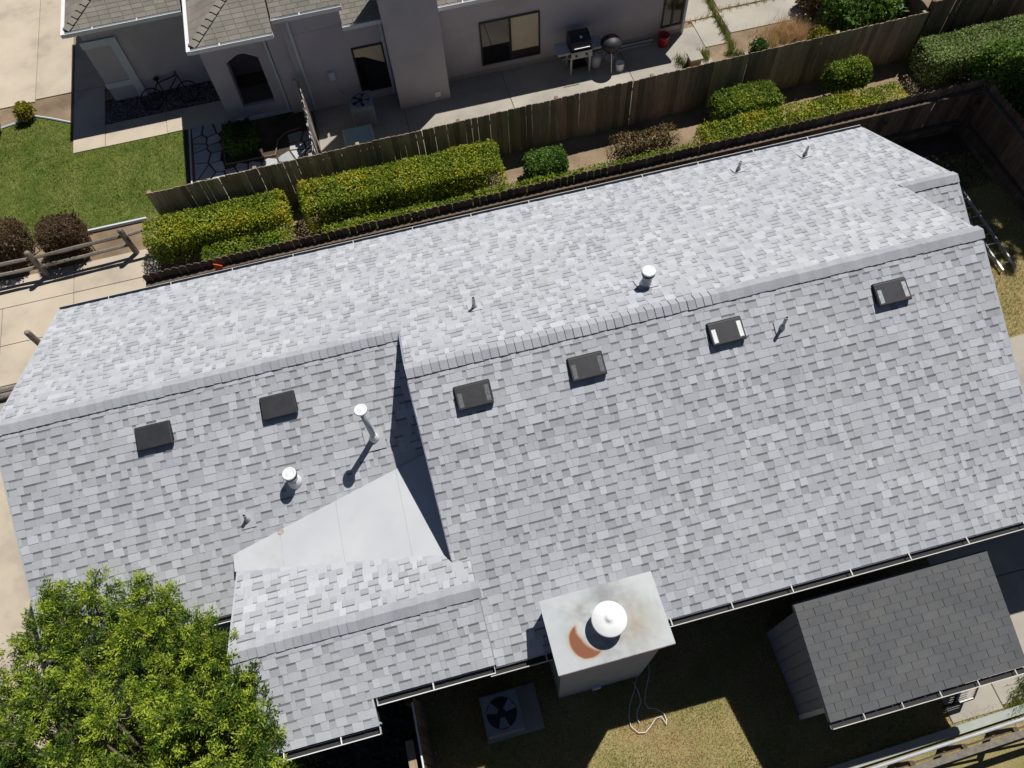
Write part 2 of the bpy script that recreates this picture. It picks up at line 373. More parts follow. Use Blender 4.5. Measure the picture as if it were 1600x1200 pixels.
# north slope: the row range steps in past each ridge end
def rowN(v):
    y = yN-v*cs
    if y > yT: return [(x0, xE1)]
    if y > yL: return [(x0, xE0)]
    return [(Xm, xE0)]
courses(V3(0, yN+.03, zN-.015), U, vN, nN, (yN-yR)/cs, rowN)
courses(V3(0, yS-.03, zS-.015), U, vS, nS, (yR-yS)/cs, lambda v: [((gx1 if yS+v*cs < 3.40 else Xm-.02), 11.3 if yS+v*cs < 3.3 else xE0)])
valley = (-.75/3.5, 1., 4.1*-.75/3.5-4.67)           # keep y above the line of the metal pan
def rowL(v):
    y = yW+v*cs
    if y < 4.62: return [(x0, -4.0)]
    if y > 5.5: return [(x0, Xm+.06)]
    return [(x0, Xm+.06)]
courses(V3(0, yW-.03, zW-.015), U, vS, nS, (yL-yW)/cs, rowL, clip=(V3(0, yW-.03, zW-.015), valley))
courses(V3(0, 5.9, fT(5.9)), U, vS, nS, (yT-5.9)/cs, lambda v: [(xE0+.02, xE1)])
gN = 4.75
panline = lambda x: 4.67+(x+4.1)*(3.68-4.67)/(-.62+4.1)
oGN = V3(0, gN, fGN(gN))
courses(oGN, U, vN, nN, (gN-yG)/cs, lambda v: [(gx0, gx1 if gN-v*cs < 3.56 else Xm-.0)], clip=(oGN, (-.74/3.5, -1., 4.41-4.12*.74/3.5)))
courses(V3(0, 1.52-.03, fGS(1.52)-.015), U, vS, nS, (yG-1.49)/cs, lambda v: [(gx0, gx1 if v > 3*EXP else -2.19)])

CHX = (.58, 2.14, 1.47, 2.48)
def finish_shingles():
    ranked = []; stuffV = []; stuffF = []; stuffT = []
    for i, (o, u, v, n, xa, xb, v0, top, tooth, tn, clip) in enumerate(PIECES):
        c = o+u*((xa+xb)/2)+v*(v0+EXP/2)
        ar = 0
        if clip is None and top > EXP and xb-xa > .1 and not (CHX[0]-.3 < c.x < CHX[1]+.2 and c.y < CHX[3]+.2): ar = vis_area(c, n)*(xb-xa)
        ranked.append((ar, i))
    ranked.sort(reverse=True); pick = set(i for a, i in ranked[:300] if a > 0)
    unit = {}
    for tooth in (0, 1):
        vs_, fs, ts = piece_geo(0, 1, 0, EXP+OV, tooth)
        vs_ = [(0 if x < .5 else 1, y, z) for x, y, z in vs_]
        mb = MB()
        for k, f in enumerate(fs): pass
        mb.v = vs_; mb.f = fs; mb.t = ts
        me = mb.mesh('shingle'); me.materials.append(M['shingle']); unit[tooth] = me
    for i, (o, u, v, n, xa, xb, v0, top, tooth, tn, clip) in enumerate(PIECES):
        if i in pick:
            s = place('shingle', unit[1 if tooth else 0], roof, frame(o+u*(xa+.0012)+v*v0, u, v, n, (xb-xa-.0024, 1, 1))); s['tone'] = tn
            continue
        vs_, fs, ts = piece_geo(xa, xb, v0, top, tooth)
        if clip:
            org, (a, b_, c_) = clip
            w = lambda p: org+u*p[0]+v*p[1]
            pts = [(xa, v0), (xb, v0), (xb, v0+top), (xa, v0+top)]
            d = [a*w(p).x+b_*w(p).y+c_ for p in pts]
            if (w(pts[0]).x < -4.0 and w(pts[1]).x <= -3.99 and v.y > 0): d = [1]*4
            if max(d) <= 0: continue
            if min(d) < 0:
                # half-plane in (u,v): y = org.y + v.y*vv
                th = .0095 if tooth else .0045
                poly = clip_poly(pts, a, b_*v.y, a*org.x+b_*org.y+c_)
                if len(poly) < 3: continue
                hgt = lambda p: th+(.002-th)*(p[1]-v0)/top
                k = len(poly); bs = len(stuffV)
                for p in poly: stuffV.append(org+u*p[0]+v*p[1]+n*hgt(p))
                for p in poly: stuffV.append(org+u*p[0]+v*p[1])
                stuffF.append(tuple(range(bs, bs+k))); stuffT.append(tn)
                for j in range(k): stuffF.append((bs+j, bs+k+j, bs+k+(j+1) % k, bs+(j+1) % k)); stuffT.append(tn)
                continue
        bs = len(stuffV); stuffV += [o+u*p[0]+v*p[1]+n*p[2] for p in vs_]
        for f, t in zip(fs, ts): stuffF.append(tuple(q+bs for q in f)); stuffT.append(tn+t)
    mb = MB(); mb.v = [tuple(p) for p in stuffV]; mb.f = stuffF; mb.t = stuffT
    tag(mb.build('shingle_field', M['shingle'], roof), kind='stuff')
finish_shingles()

# --- ridge caps: bent overlapping pieces along each ridge
def cap_mesh():
    mb = MB(); L_, w = .165, .15
    sl = S*cs; 
    def pt(x, side, d, up): return (x, side*d*cs, -d*sl+up)
    for side in (-1, 1):
        a = [pt(0, side, 0, .030), pt(L_, side, 0, .012), pt(L_, side, w, .010), pt(0, side, w, .028)]
        lo = [pt(0, side, 0, .010), pt(L_, side, 0, .004), pt(L_, side, w, .002), pt(0, side, w, .008)]
        f = [(0, 1, 2, 3), (0, 3, 7, 4), (2, 6, 7, 3)]
        if side > 0: f = [q for q in f]
        else: f = [q[::-1] for q in f]
        mb.add(a+lo, f)
    me = mb.mesh('ridge_cap'); me.materials.append(M['cap']); return me
CAPM = cap_mesh()
def ridge_caps(xa, xb, y, z, turn):
    n = int(round((xb-xa)/.137)); st = (xb-xa)/n
    for i in range(n):
        x = xa+i*st; jy = rnd.uniform(-.006, .006); jz = rnd.uniform(-.03, .03)
        rot = Matrix.Rotation(jz*.5, 4, 'Z')
        if x+st/2 < turn: Mx = Matrix.Translation((x, y+jy, z+.008)) @ rot
        else: Mx = Matrix.Translation((x+st, y+jy, z+.008)) @ rot @ Matrix.Rotation(math.pi, 4, 'Z')
        o = place('ridge_cap', CAPM, roof, Mx); o['tone'] = rnd.uniform(-.07, .07)
ridge_caps(x0, Xm, yL, zL, 99); ridge_caps(Xm-.02, xE0+.05, yR, zR, 4.55)
ridge_caps(gx0, gx1+.05, yG, zG, -2.2); ridge_caps(xE0-.0, xE1+.02, yT, zT, -99)

# --- walls
def gable_prism(b, xa, xb, ya, za, yr, zr, yb, zb, z0=0):
    b.prism([(xa, ya, z0), (xa, ya, za), (xa, yr, zr), (xa, yb, zb), (xa, yb, z0)], (xb-xa, 0, 0))
d = .19
b = MB()
gable_prism(b, Xm+.03, xE0-.25, 2.35, fS(2.35)-d, yR, zR-d, 10.5, fN(10.5)-d)
b.build('wall', M['house_wall'], house)
b = MB(); b.box(xE0-.24, 11.1, 2.36, 3.2, 0, 2.75); b.build('wall', M['house_wall'], house)  # unseen solid block, added to stop sun passing under the roof extension
b = MB(); gable_prism(b, x0+.3, Xm, 4.25, fL(4.25)-d, yL, zL-d, 10.48, fN(10.48)-d); b.build('wall', M['house_wall'], house)
b = MB(); gable_prism(b, xE0-.2, xE1-.25, 6.3, fT(6.3)-d, yT, zT-d, 10.46, fN(10.46)-d); b.build('wall', M['house_wall'], house)
b = MB()
b.prism([(gx0+.2, 2.2, 0), (gx0+.2, 2.2, fGS(2.2)-.14), (gx0+.2, yG, zG-.14), (gx0+.2, 4.3, fGN(4.3)-.14), (gx0+.2, 4.3, 0)], (gx1-gx0-.24, 0, 0))
b.build('wall', M['house_wall'], house)
# low side of the raised gable against the main slope
b = MB(); b.prism([(gx1-.03, 3.44, fS(3.44)-.01), (gx1-.03, yG, zG-.012), (gx1-.03, 1.87, fGS(1.87)-.02), (gx1-.03, 1.93, fS(1.93)-.06), (gx1-.03, yG, fS(yG)-.02)], (.03, 0, 0))
b.build('side_flashing', M['shingle'], house)
# step wall between the two main ridges, with shingle-coloured rake boards
def rake(name, x, ya, yb, zf, w=.03, h=.14, m='house_wall', par=None):
    mb = MB(); p = [(x, ya, zf(ya)-.004), (x, yb, zf(yb)-.004), (x, yb, zf(yb)-h), (x, ya, zf(ya)-h)]
    mb.prism(p, (w, 0, 0)); return mb.build(name, M[m], house)
rake('rake_board', Xm-.032, 3.5, yR, fS); rake('rake_board', Xm-.031, yR, yL, fN)
rake('rake_board', xE0+.001, 3.34, yR, fS, m='shingle'); rake('rake_board', xE0+.001, yR, yT-.02, fN, m='shingle')
rake('rake_board', xE1+.001, yT, yN, fN, m='shingle'); rake('rake_board', xE1+.001, 5.9, yT, fT, m='shingle')
rake('rake_board', x0-.032, yL, yN, fN, m='shingle'); rake('rake_board', x0-.032, yW, yL, fL, m='shingle')
rake('rake_board', gx0-.032, yG, 4.42, fGN, m='shingle'); rake('rake_board', gx0-.032, 1.52, yG, fGS, m='shingle')
# metal pan (cricket) in the valley, in three folded sheets
A = V3(-4.12, 4.66, fL(4.66)+.022); B = V3(Xm-.02, 5.43, fL(5.43)+.022); D = V3(Xm-.02, 3.66, fGN(3.66)+.02)
_n = (B-A).cross(D-A); pz = lambda x, y: A.z-(_n.x*(x-A.x)+_n.y*(y-A.y))/_n.z
E2 = V3(-4.12, 4.37, pz(-4.12, 4.37)); D = V3(D.x, 3.60, pz(D.x, 3.60))
cuts = [0, .235, .52, .83, 1.0]
for i in range(4):
    t0, t1 = cuts[i], cuts[i+1]
    e = .0012/3.5
    q = [A.lerp(B, t0+e), A.lerp(B, t1-e), E2.lerp(D, t1-e), E2.lerp(D, t0+e)]
    up_ = V3(0, 0, .002*(i % 2))
    b = MB(); b.prism([p+up_ for p in q], (0, 0, -.012)); o = b.build('valley_pan_sheet', M['pan'], house)
b = MB()
st = [(A.lerp(B, .235)+V3(.02, -.03, .006)), ]
b.lathe(st[0], [(.0, .004), (.05, .004), (.055, .0)], 12); b.build('sealant_patch', mat('brown_sealant', (.30, .26, .2), (.42, .40, .36), 30, .9), house)

# --- gutters with straps
def gutter(xa, xb, y, z, dr, m='gutter', step=1.0, off=.3, w=.125):
    mb = MB(); h = .115; t = .004
    y1 = y+dr*w
    lo = lambda a, c: (min(a, c), max(a, c))
    mb.box(xa, xb, *lo(y1-dr*.012, y1), z-.024, z-.006)
    mb.box(xb-.004, xb, *lo(y+dr*.01, y1-dr*.013), z-h-t, z-.012); mb.box(xa, xa+.004, *lo(y+dr*.01, y1-dr*.013), z-h-t, z-.012)
    g = mb.build('gutter', M[m], house)
    mb = MB()
    mb.box(xa+.005, xb-.005, *lo(y+dr*.012, y+dr*.016), z-h, z-.03)
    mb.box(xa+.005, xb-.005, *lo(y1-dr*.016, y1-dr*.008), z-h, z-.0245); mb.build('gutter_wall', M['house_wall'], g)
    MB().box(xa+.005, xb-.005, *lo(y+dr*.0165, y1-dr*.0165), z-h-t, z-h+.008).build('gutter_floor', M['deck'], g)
    x = xa+off
    while x < xb-.1:
        MB().box(x, x+.018, *lo(y-dr*.01, y1-dr*.012), z-.007, z-.002).build('gutter_strap', M[m], g); x += step
    return g
gutter(-.45, CHX[0]-.02, yS-.03, zS-.0, -1, off=.9)
gutter(CHX[1]+.02, 11.3, yS-.03, zS-.0, -1, step=1.02, off=.35)
gutter(-2.15, gx1-.02, 1.86, fGS(1.89)-.02, -1, off=.85, m='white'); gutter(gx0+.02, -2.2, 1.49, fGS(1.52)-.02, -1, off=.4, step=.85, m='white')
gutter(x0, xE1, yN+.03, zN-.01, 1, step=1.28, off=1.0, m='gutter', w=.09)
gutter(x0, -4.1, yW-.03, zW, -1, m='white')
def fascia(xa, xb, y, z, dr):
    a, c = sorted((y, y+dr*.025)); MB().box(xa, xb, a, c, z-.2, z-.035).build('fascia', M['trim'], house)
fascia(Xm+.3, xE0, yS+.0, zS-.02, -1); fascia(gx0+.02, -2.19, 1.545, fGS(1.52)-.02, -1); fascia(-2.19, gx1, 1.915, fGS(1.89)-.02, -1)
fascia(x0, xE1, yN, zN-.02, 1); fascia(x0, -4.1, yW+.02, zW-.02, -1)

# --- boxed chimney with a stained metal top
def plate_material():
    m = mat('stained_chimney_top', (.375, .405, .415), (.43, .45, .455), 2.2, .55, fine=.04, spec=.35)
    nt = m.node_tree; N = nt.nodes; L = nt.links; bs = N['Principled BSDF']
    src = bs.inputs['Base Color'].links[0].from_socket
    g = N.new('ShaderNodeNewGeometry')
    nz = N.new('ShaderNodeTexNoise'); nz.inputs['Scale'].default_value = 7; nz.inputs['Detail'].default_value = 6; L.new(g.outputs['Position'], nz.inputs['Vector'])
    def circ(c, r, soft, warp, sy=1.):
        s_ = N.new('ShaderNodeVectorMath'); s_.operation = 'SUBTRACT'; L.new(g.outputs['Position'], s_.inputs[0]); s_.inputs[1].default_value = (*c, 3.62)
        k = N.new('ShaderNodeVectorMath'); k.operation = 'MULTIPLY'; L.new(s_.outputs[0], k.inputs[0]); k.inputs[1].default_value = (1, sy, 0)
        ln = N.new('ShaderNodeVectorMath'); ln.operation = 'LENGTH'; L.new(k.outputs[0], ln.inputs[0])
        w = N.new('ShaderNodeMath'); w.operation = 'MULTIPLY_ADD'; L.new(nz.outputs[0], w.inputs[0]); w.inputs[1].default_value = warp; L.new(ln.outputs['Value'], w.inputs[2])
        r_ = N.new('ShaderNodeMapRange'); r_.inputs[1].default_value = r+warp*.5-soft; r_.inputs[2].default_value = r+warp*.5+soft; r_.inputs[3].default_value = 1; r_.inputs[4].default_value = 0
        L.new(w.outputs[0], r_.inputs[0]); return r_.outputs[0]
    def mul(a, b_, inv=False):
        x = N.new('ShaderNodeMath'); x.operation = 'MULTIPLY'; L.new(a, x.inputs[0])
        if isinstance(b_, float): x.inputs[1].default_value = b_; return x.outputs[0]
        if inv:
            y = N.new('ShaderNodeMath'); y.operation = 'SUBTRACT'; y.inputs[0].default_value = 1; L.new(b_, y.inputs[1]); b_ = y.outputs[0]
        L.new(b_, x.inputs[1]); return x.outputs[0]
    def over(col, fac, c):
        x = N.new('ShaderNodeMix'); x.data_type = 'RGBA'; L.new(fac, x.inputs[0]); L.new(col, x.inputs[6]); x.inputs[7].default_value = (*c, 1); return x.outputs[2]
    nz2 = N.new('ShaderNodeTexNoise'); nz2.inputs['Scale'].default_value = 4; nz2.inputs['Detail'].default_value = 7; L.new(g.outputs['Position'], nz2.inputs['Vector'])
    pat = N.new('ShaderNodeMapRange'); pat.inputs[1].default_value = .38; pat.inputs[2].default_value = .68; L.new(nz2.outputs[0], pat.inputs[0])
    col = over(src, mul(mul(circ((1.45, 2.0), .5, .26, .3), pat.outputs[0]), 1.0), (.15, .145, .135))
    col = over(col, mul(circ((1.5, 2.38), .24, .16, .3, 1.8), .75), (.17, .18, .19))
    col = over(col, mul(circ((1.84, 1.86), .26, .24, .35), .7), (.27, .23, .165))
    ring = mul(circ((1.07, 1.80), .285, .03, .05), circ((1.36, 1.98), .38, .05, .06), True)
    col = over(col, mul(ring, .7), (.40, .27, .14))
    ring2 = mul(circ((1.07, 1.80), .262, .012, .04), circ((1.36, 1.98), .405, .02, .05), True)
    col = over(col, ring2, (.185, .052, .014))
    L.new(col, bs.inputs['Base Color']); return m
chim = MB().box(CHX[0], CHX[1], CHX[2], CHX[3], 0, 3.56).build('chimney', M['house_wall'], house)
b = MB(); zt = 3.56
b.box(.53, 2.31, 1.425, 2.525, 3.562, 3.60)
b.add([(.53, 1.425, 3.60), (2.31, 1.425, 3.60), (2.31, 2.525, 3.60), (.53, 2.525, 3.60), (1.2, 1.9, 3.622), (1.6, 1.9, 3.622), (1.6, 2.05, 3.622), (1.2, 2.05, 3.622)],
      [(0, 1, 5, 4), (1, 2, 6, 5), (2, 3, 7, 6), (3, 0, 4, 7), (4, 5, 6, 7)])
b.f.pop(1); b.t.pop(1)
b.build('chimney_top', plate_material(), chim)
MB().box(.535, 2.305, 1.418, 1.4245, 3.545, 3.592).build('drip_edge', mat('red_primer', (.30, .11, .13), (.45, .40, .40), 9, .7), chim)
b = MB(); cx, cy = 1.444, 1.957
b.lathe((cx, cy, 3.615), [(.165, 0), (.165, .2), (.175, .2), (.175, .23)], 28); b.build('flue_pipe', M['steel'], chim, smooth=True)
b = MB(); b.lathe((cx, cy, 3.86), [(.2, -.02), (.262, 0), (.262, .022), (.25, .032), (.10, .062), (.05, .068), (.045, .085), (.0, .09)], 40); b.build('chimney_cap', M['vent_white'], chim, smooth=True)
MB().box(1.2, 1.36, 1.41, 1.47, .35, .52).build('cleanout_door', M['trim'], chim)

# ------------------------------------------------------------------ things on the roof
def slope_frame(kind, x, y):
    if kind == 'N': return V3(x, y, fN(y)), U, vN, nN
    f = fS if kind == 'S' else fL
    return V3(x, y, f(y)), U, vS, nS
def roof_vent(x, y, kind, label, stick=None, seed=0):
    o, u, v, n = slope_frame(kind, x, y)
    t = thing('roof_vent', label, 'roof vent', o, 'black roof vents below the ridges')
    P_ = lambda a, b_, c: o+u*a+v*b_+n*c
    b = MB(); b.obox(P_(-.295, -.15, .012), u*.59, v*.325, n*.008); b.build('flange', M['black'], t)
    b = MB()
    pro = [(-.21, .022), (-.21, .095), (-.195, .110), (.165, .058), (.19, .022)]
    b.prism([P_(-.285, p, q) for p, q in pro], u*.57); hood = b.build('hood', M['black'], t, bevel=.012)
    b = MB(); b.obox(P_(-.24, -.2115, .035), u*.48, v*-.002, n*.05); b.build('louvre', M['black_metal'], t)
    def top(p): return .110+(p+.195)*(.058-.110)/.36+.003
    if stick:
        for (a0, a1, p0, p1) in ((-.255, -.185, -.165, .06), (.185, .255, -.15, .11)):
            b = MB(); b.add([P_(a0, p0, top(p0)), P_(a1, p0, top(p0)), P_(a1, p1, top(p1)), P_(a0, p1, top(p1))], [(0, 1, 2, 3)]); b.build('label_sheet', M[stick], t)
    return t
roof_vent(-4.90, 6.67, 'L', 'black roof vent nearest the left end of the roof')
roof_vent(-2.83, 6.67, 'L', 'plain black roof vent up-slope of the two white flue pipes')
roof_vent(.34, 5.68, 'S', 'scuffed black roof vent just right of the dark triangular shadow', 'film')
roof_vent(2.20, 5.69, 'S', 'black roof vent with faint worn label strips, second on the main ridge', 'film')
roof_vent(4.55, 5.70, 'S', 'black roof vent with two bright white label strips', 'sticker')
roof_vent(7.42, 5.68, 'S', 'black roof vent with label strips, nearest the right end of the roof', 'label_grey')

def flue(x, y, kind, h, r, rc, label, capz=.05, m='vent_grey', slant=None):
    o, u, v, n = slope_frame(kind, x, y)
    t = thing('flue_pipe', label, 'flue pipe', o, 'capped flue pipes on the roof')
    b = MB(); b.obox(o-u*.17-v*.2+n*.018, u*.34, v*.36, n*.004); b.build('flashing', M['flash'], t)
    b = MB(); b.lathe(o, [(r+.045, -.03), (r+.03, .04), (r+.01, .10), (r+.002, .12)], 20); b.build('boot', M['white'], t, smooth=True)
    b = MB(); b.tube([o+V3(0, 0, -.1), o+V3(0, 0, h-.03)], r, 18); b.build('pipe', M[m], t, smooth=True)
    b = MB(); b.lathe(o+V3(0, 0, h-.10), [(r+.012, 0), (r+.03, .01), (r+.03, .035), (r+.012, .04)], 20); b.build('collar', M['black_metal'], t, smooth=True)
    b = MB(); b.lathe(o+V3(0, 0, h-.04), [(rc-.012, 0), (rc, .006), (rc, .03), (rc*.82, .042), (rc*.8, .036), (rc*.5, .05), (0, .056)], 24); b.build('cap', M['vent_white'], t, smooth=True)
flue(-1.43, 5.84, 'L', 1.1, .048, .105, 'tall thin grey flue pipe with white cap and long shadow')
flue(-2.87, 5.50, 'L', .36, .085, .115, 'short stout flue pipe with white cap on left roof slope')
flue(3.66, 6.98, 'N', .40, .085, .115, 'stout flue pipe with white cap on the far bright slope')
def plumb(x, y, kind, h, label, r=.028):
    o, u, v, n = slope_frame(kind, x, y)
    t = thing('vent_pipe', label, 'vent pipe', o, 'small plumbing vent pipes on the roof')
    b = MB(); b.lathe(o, [(.06, -.03), (.05, .03), (r+.01, .09), (r+.003, .12)], 16); b.build('boot', M['vent_grey'], t, smooth=True)
    b = MB(); b.tube([o+V3(0, 0, -.05), o+V3(0, 0, h)], r, 14, cap=False); b.tube([o+V3(0, 0, h), o+V3(0, 0, h-.06)], r-.006, 14, cap=False)
    b.lathe(o+V3(0, 0, h), [(r-.006, 0), (r, 0)], 14); b.f = [f for f in b.f if len(f) == 4]; b.t = [0]*len(b.f); b.build('pipe', M['vent_grey'], t, smooth=True)
    b = MB(); b.lathe(o+V3(0, 0, h-.03), [(r-.004, 0), (.0, .001)], 14); b.build('bore', M['black_metal'], t)
    b = MB(); b.obox(o-u*.12-v*.14+n*.017, u*.24, v*.27, n*.003); b.build('flashing', M['flash'], t)
plumb(-3.76, 5.12, 'L', .20, 'tiny vent pipe above the left end of the pale valley pan')
plumb(.75, 7.50, 'N', .30, 'small vent pipe alone in the middle of the far slope')
plumb(7.0, 10.24, 'N', .26, 'small vent pipe by the far gutter, left of the pair')
plumb(8.49, 10.22, 'N', .26, 'small vent pipe by the far gutter, right of the pair')
plumb(5.48, 5.54, 'S', .32, 'thin vent pipe between two roof vents right of the ridge middle')

# ------------------------------------------------------------------ the neighbour's house
nb = thing('house', 'mauve grey stucco house with taupe roof beyond the tall fence', 'house', (1, 20, 0))
b = MB()
NW = 18.07
b.box(-1.95, 9.12, NW, 24, 0, 2.46); b.build('wall', M['stucco'], nb)
b = MB(); b.box(-7.28, -4.2, 20.22, 26, 0, 2.46); b.build('garage_wall', M['stucco'], nb)
b = MB(); b.box(.55, 1.98, 17.4, 18.6, 0, 6.2); b.build('chimney_chase', M['stucco'], nb)
b = MB(); b.box(1.56, 1.72, 17.375, 17.399, .2, .36); b.build('vent_plate', M['white'], nb)
# plinth line at the wall foot
b = MB(); b.box(1.99, 9.11, NW-.012, NW-.001, .03, .16); b.build('plinth', M['concrete_grey'], nb)
# pop-out panel with trim on the garage wall
b = MB(); b.box(-7.36, -6.46, 20.18, 20.3, 0, 1.95); pp = b.build('pilaster', M['stucco'], nb)
b = MB(); b.box(-7.38, -6.44, 20.15, 20.179, 1.77, 1.97); b.box(-6.66, -6.44, 20.15, 20.179, 0, 1.769); b.box(-7.38, -6.661, 20.15, 20.179, .46, .63); b.build('trim', M['trim'], pp)
# porch front with a clipped arch
yF = 18.3
b = MB(); th = .42
out = []
b.prism([(-4.16, yF, 0), (-3.68, yF, 0), (-3.62, yF, 1.88), (-3.62, yF, 2.88), (-4.16, yF, 2.88)], (0, th, 0))
b.prism([(-2.79, yF, 0), (-2.42, yF, 0), (-2.42, yF, 2.88), (-2.79, yF, 2.88)], (0, th, 0))
b.prism([(-3.6195, yF, 1.88), (-3.28, yF, 2.07), (-3.1, yF, 2.07), (-2.7905, yF, 1.88), (-2.7905, yF, 2.88), (-3.6195, yF, 2.88)], (0, th, 0))
b.prism([(-3.6795, yF+.01, 0), (-2.7905, yF+.01, 0), (-2.7905, yF+.01, .42), (-3.66, yF+.01, .42)], (0, .12, 0))
b.build('porch_front', M['stucco'], nb)
b = MB(); b.box(-4.16, -3.86, yF+th+.001, 20.3, 0, 2.88); b.box(-2.52, -2.42, yF+th+.001, 20.3, 0, 2.88); b.box(-3.86, -2.52, 20.2, 20.3, 0, 2.88); b.box(-4.1, -2.42, 17.75, 22, 2.881, 2.94); b.build('porch_wall', M['stucco'], nb)
b = MB(); b.box(-3.98, -2.36, yF-.07, yF-.001, .0, .09); b.build('porch_sill', M['trim'], nb)
b = MB(); b.lathe((-3.0, 19.9, 1.5), [(.05, 0), (.09, .05), (.09, .22), (.04, .28)], 12); b.build('porch_lamp', M['steel'], nb, smooth=True)
b = MB(); b.box(-2.415, -1.955, 18.16, 20.5, 0, 2.9); b.box(-1.95, -.44, 18.075, 20.5, 2.461, 2.93); b.build('return_wall', M['stucco'], nb)
def downspout(x, y, z1): MB().box(x-.035, x+.035, y-.06, y-.002, .06, z1).build('downspout', M['trim'], nb, bevel=.008)
downspout(-1.77, NW, 2.9); downspout(.49, NW, 2.44); downspout(-2.49, yF, 2.88); downspout(9.06, NW, 2.4)
MB().box(-1.15, -.98, NW-.09, NW-.001, .95, 1.2).build('meter_box', M['trim'], nb)
MB().tube([(-1.06, NW-.03, .95), (-1.02, NW-.03, .5), (-.8, NW-.03, .3)], .015, 6).build('conduit', M['trim'], nb)
# windows
def window(xa, xb, za, zb, panes, y=NW):
    b = MB(); t = .045
    b.box(xa, xb, y-.035, y-.004, za, za+t); b.box(xa, xb, y-.035, y-.004, zb-t, zb)
    b.box(xa, xa+t, y-.035, y-.004, za+t, zb-t); b.box(xb-t, xb, y-.035, y-.004, za+t, zb-t)
    k = len(panes)
    for i in range(1, k):
        xm = xa+(xb-xa)*i/k; b.box(xm-.03, xm+.03, y-.036, y-.005, za+t, zb-t)
    w = b.build('window', M['frame'], nb)
    for i, p in enumerate(panes):
        p0 = xa+(xb-xa)*i/k+.035; p1 = xa+(xb-xa)*(i+1)/k-.035
        MB().box(p0, p1, y-.012, y-.006, za+.04, zb-.04).build('pane', M[p], w)
        if p == 'blind_or_reflection': pass
window(-.39, .45, .30, 1.75, ['glass']); window(3.08, 4.78, .34, 1.72, ['glass', 'blind_or_reflection']); window(8.38, 9.0, .33, 1.75, ['glass', 'glass'])
b = MB(); b.prism([(-.345, NW-.0135, 1.7), (.405, NW-.0135, 1.7), (.405, NW-.0135, 1.12), (-.1, NW-.0135, 1.42), (-.345, NW-.0135, 1.45)], (0, .0005, 0)); b.build('blind_or_reflection', M['blind_or_reflection'], nb)  # tan reflection painted over the top of this pane; no blind hangs here
b = MB(); b.box(3.95, 4.74, NW-.014, NW-.0125, .36, .62); b.build('dark_pane_strip', M['frame'], nb)  # dark strip across the foot of the right pane

# its roofs
NP = []
def nb_roof(name, o, u, v, n, length, row, m='brown3', exp=.135, w=.29, store=None):
    k = 0; vv = 0.
    while vv < length-.02:
        for a, c in row(vv+exp/2):
            x = a-(w/2 if k % 2 else 0)-w+rnd.uniform(0, .02)
            while x < c:
                xa, xb = max(x, a), min(x+w, c)
                if xb-a < .05: x += w; continue
                if xa-a < .05: xa = a
                if c-xb < .05: xb = c
                store.append((o, u, v, n, xa, xb, vv, min(exp+.02, length-vv)))
                x += w
                if xb >= c: break
        vv += exp; k += 1
def tab_geo(xa, xb, v0, top, th=.009, g=.004):
    xa += g; xb -= g
    return ([(xa, v0, 0), (xb, v0, 0), (xa, v0, th), (xb, v0, th), (xa, v0+top, .002), (xb, v0+top, .002), (xa, v0+top, 0), (xb, v0+top, 0)],
            [(0, 1, 3, 2), (2, 3, 5, 4), (0, 2, 4, 6), (1, 7, 5, 3)])
def finish_tabs(store, par, m, exp, w, limit=300):
    r = sorted(((vis_area(o+u*((xa+xb)/2)+v*(v0+exp/2), n)*(xb-xa), i) for i, (o, u, v, n, xa, xb, v0, top) in enumerate(store)), reverse=True)
    pick = set(i for a, i in r[:limit] if a > 0)
    mb = MB(); vs_, fs = tab_geo(0, 1, 0, exp+.02, g=0); mb.add(vs_, fs); me = mb.mesh('shingle'); me.materials.append(M[m])
    rest = MB()
    for i, (o, u, v, n, xa, xb, v0, top) in enumerate(store):
        if i in pick and top > exp:
            s = place('shingle', me, par, frame(o+u*(xa+.004)+v*v0, u, v, n, (xb-xa-.008, 1, 1))); s['tone'] = rnd.uniform(-.04, .04)
        else:
            vs_, fs = tab_geo(xa, xb, v0, top); rest.add([o+u*p[0]+v*p[1]+n*p[2] for p in vs_], fs, rnd.uniform(-.16, .16))
    if rest.v: tag(rest.build('shingle_field', M[m], par), kind='stuff')
sN = .42; cN = 1/math.hypot(1, sN); vB = V3(0, cN, sN*cN); nB = V3(0, -sN*cN, cN)
vW = V3(cN, 0, sN*cN); nW = V3(-sN*cN, 0, cN)
def white_gutter(xa, xb, y, z):
    b = MB(); b.box(xa, xb, y-.11, y-.095, z-.11, z-.0); b.box(xa, xb, y-.095, y-.004, z-.11, z-.104); b.box(xa, xb, y-.003, y+.02, z-.14, z-.02)
    b.box(xa-.004, xa-.0005, y-.11, y+.02, z-.11, z-.001); b.box(xb+.0005, xb+.004, y-.11, y+.02, z-.11, z-.001)
    g = b.build('gutter', M['white'], nb); x = xa+.7
    while x < xb-.2: MB().box(x, x+.03, y-.093, y+.02, z-.004, z+.001).build('gutter_strap', M['white'], g); x += 1.15
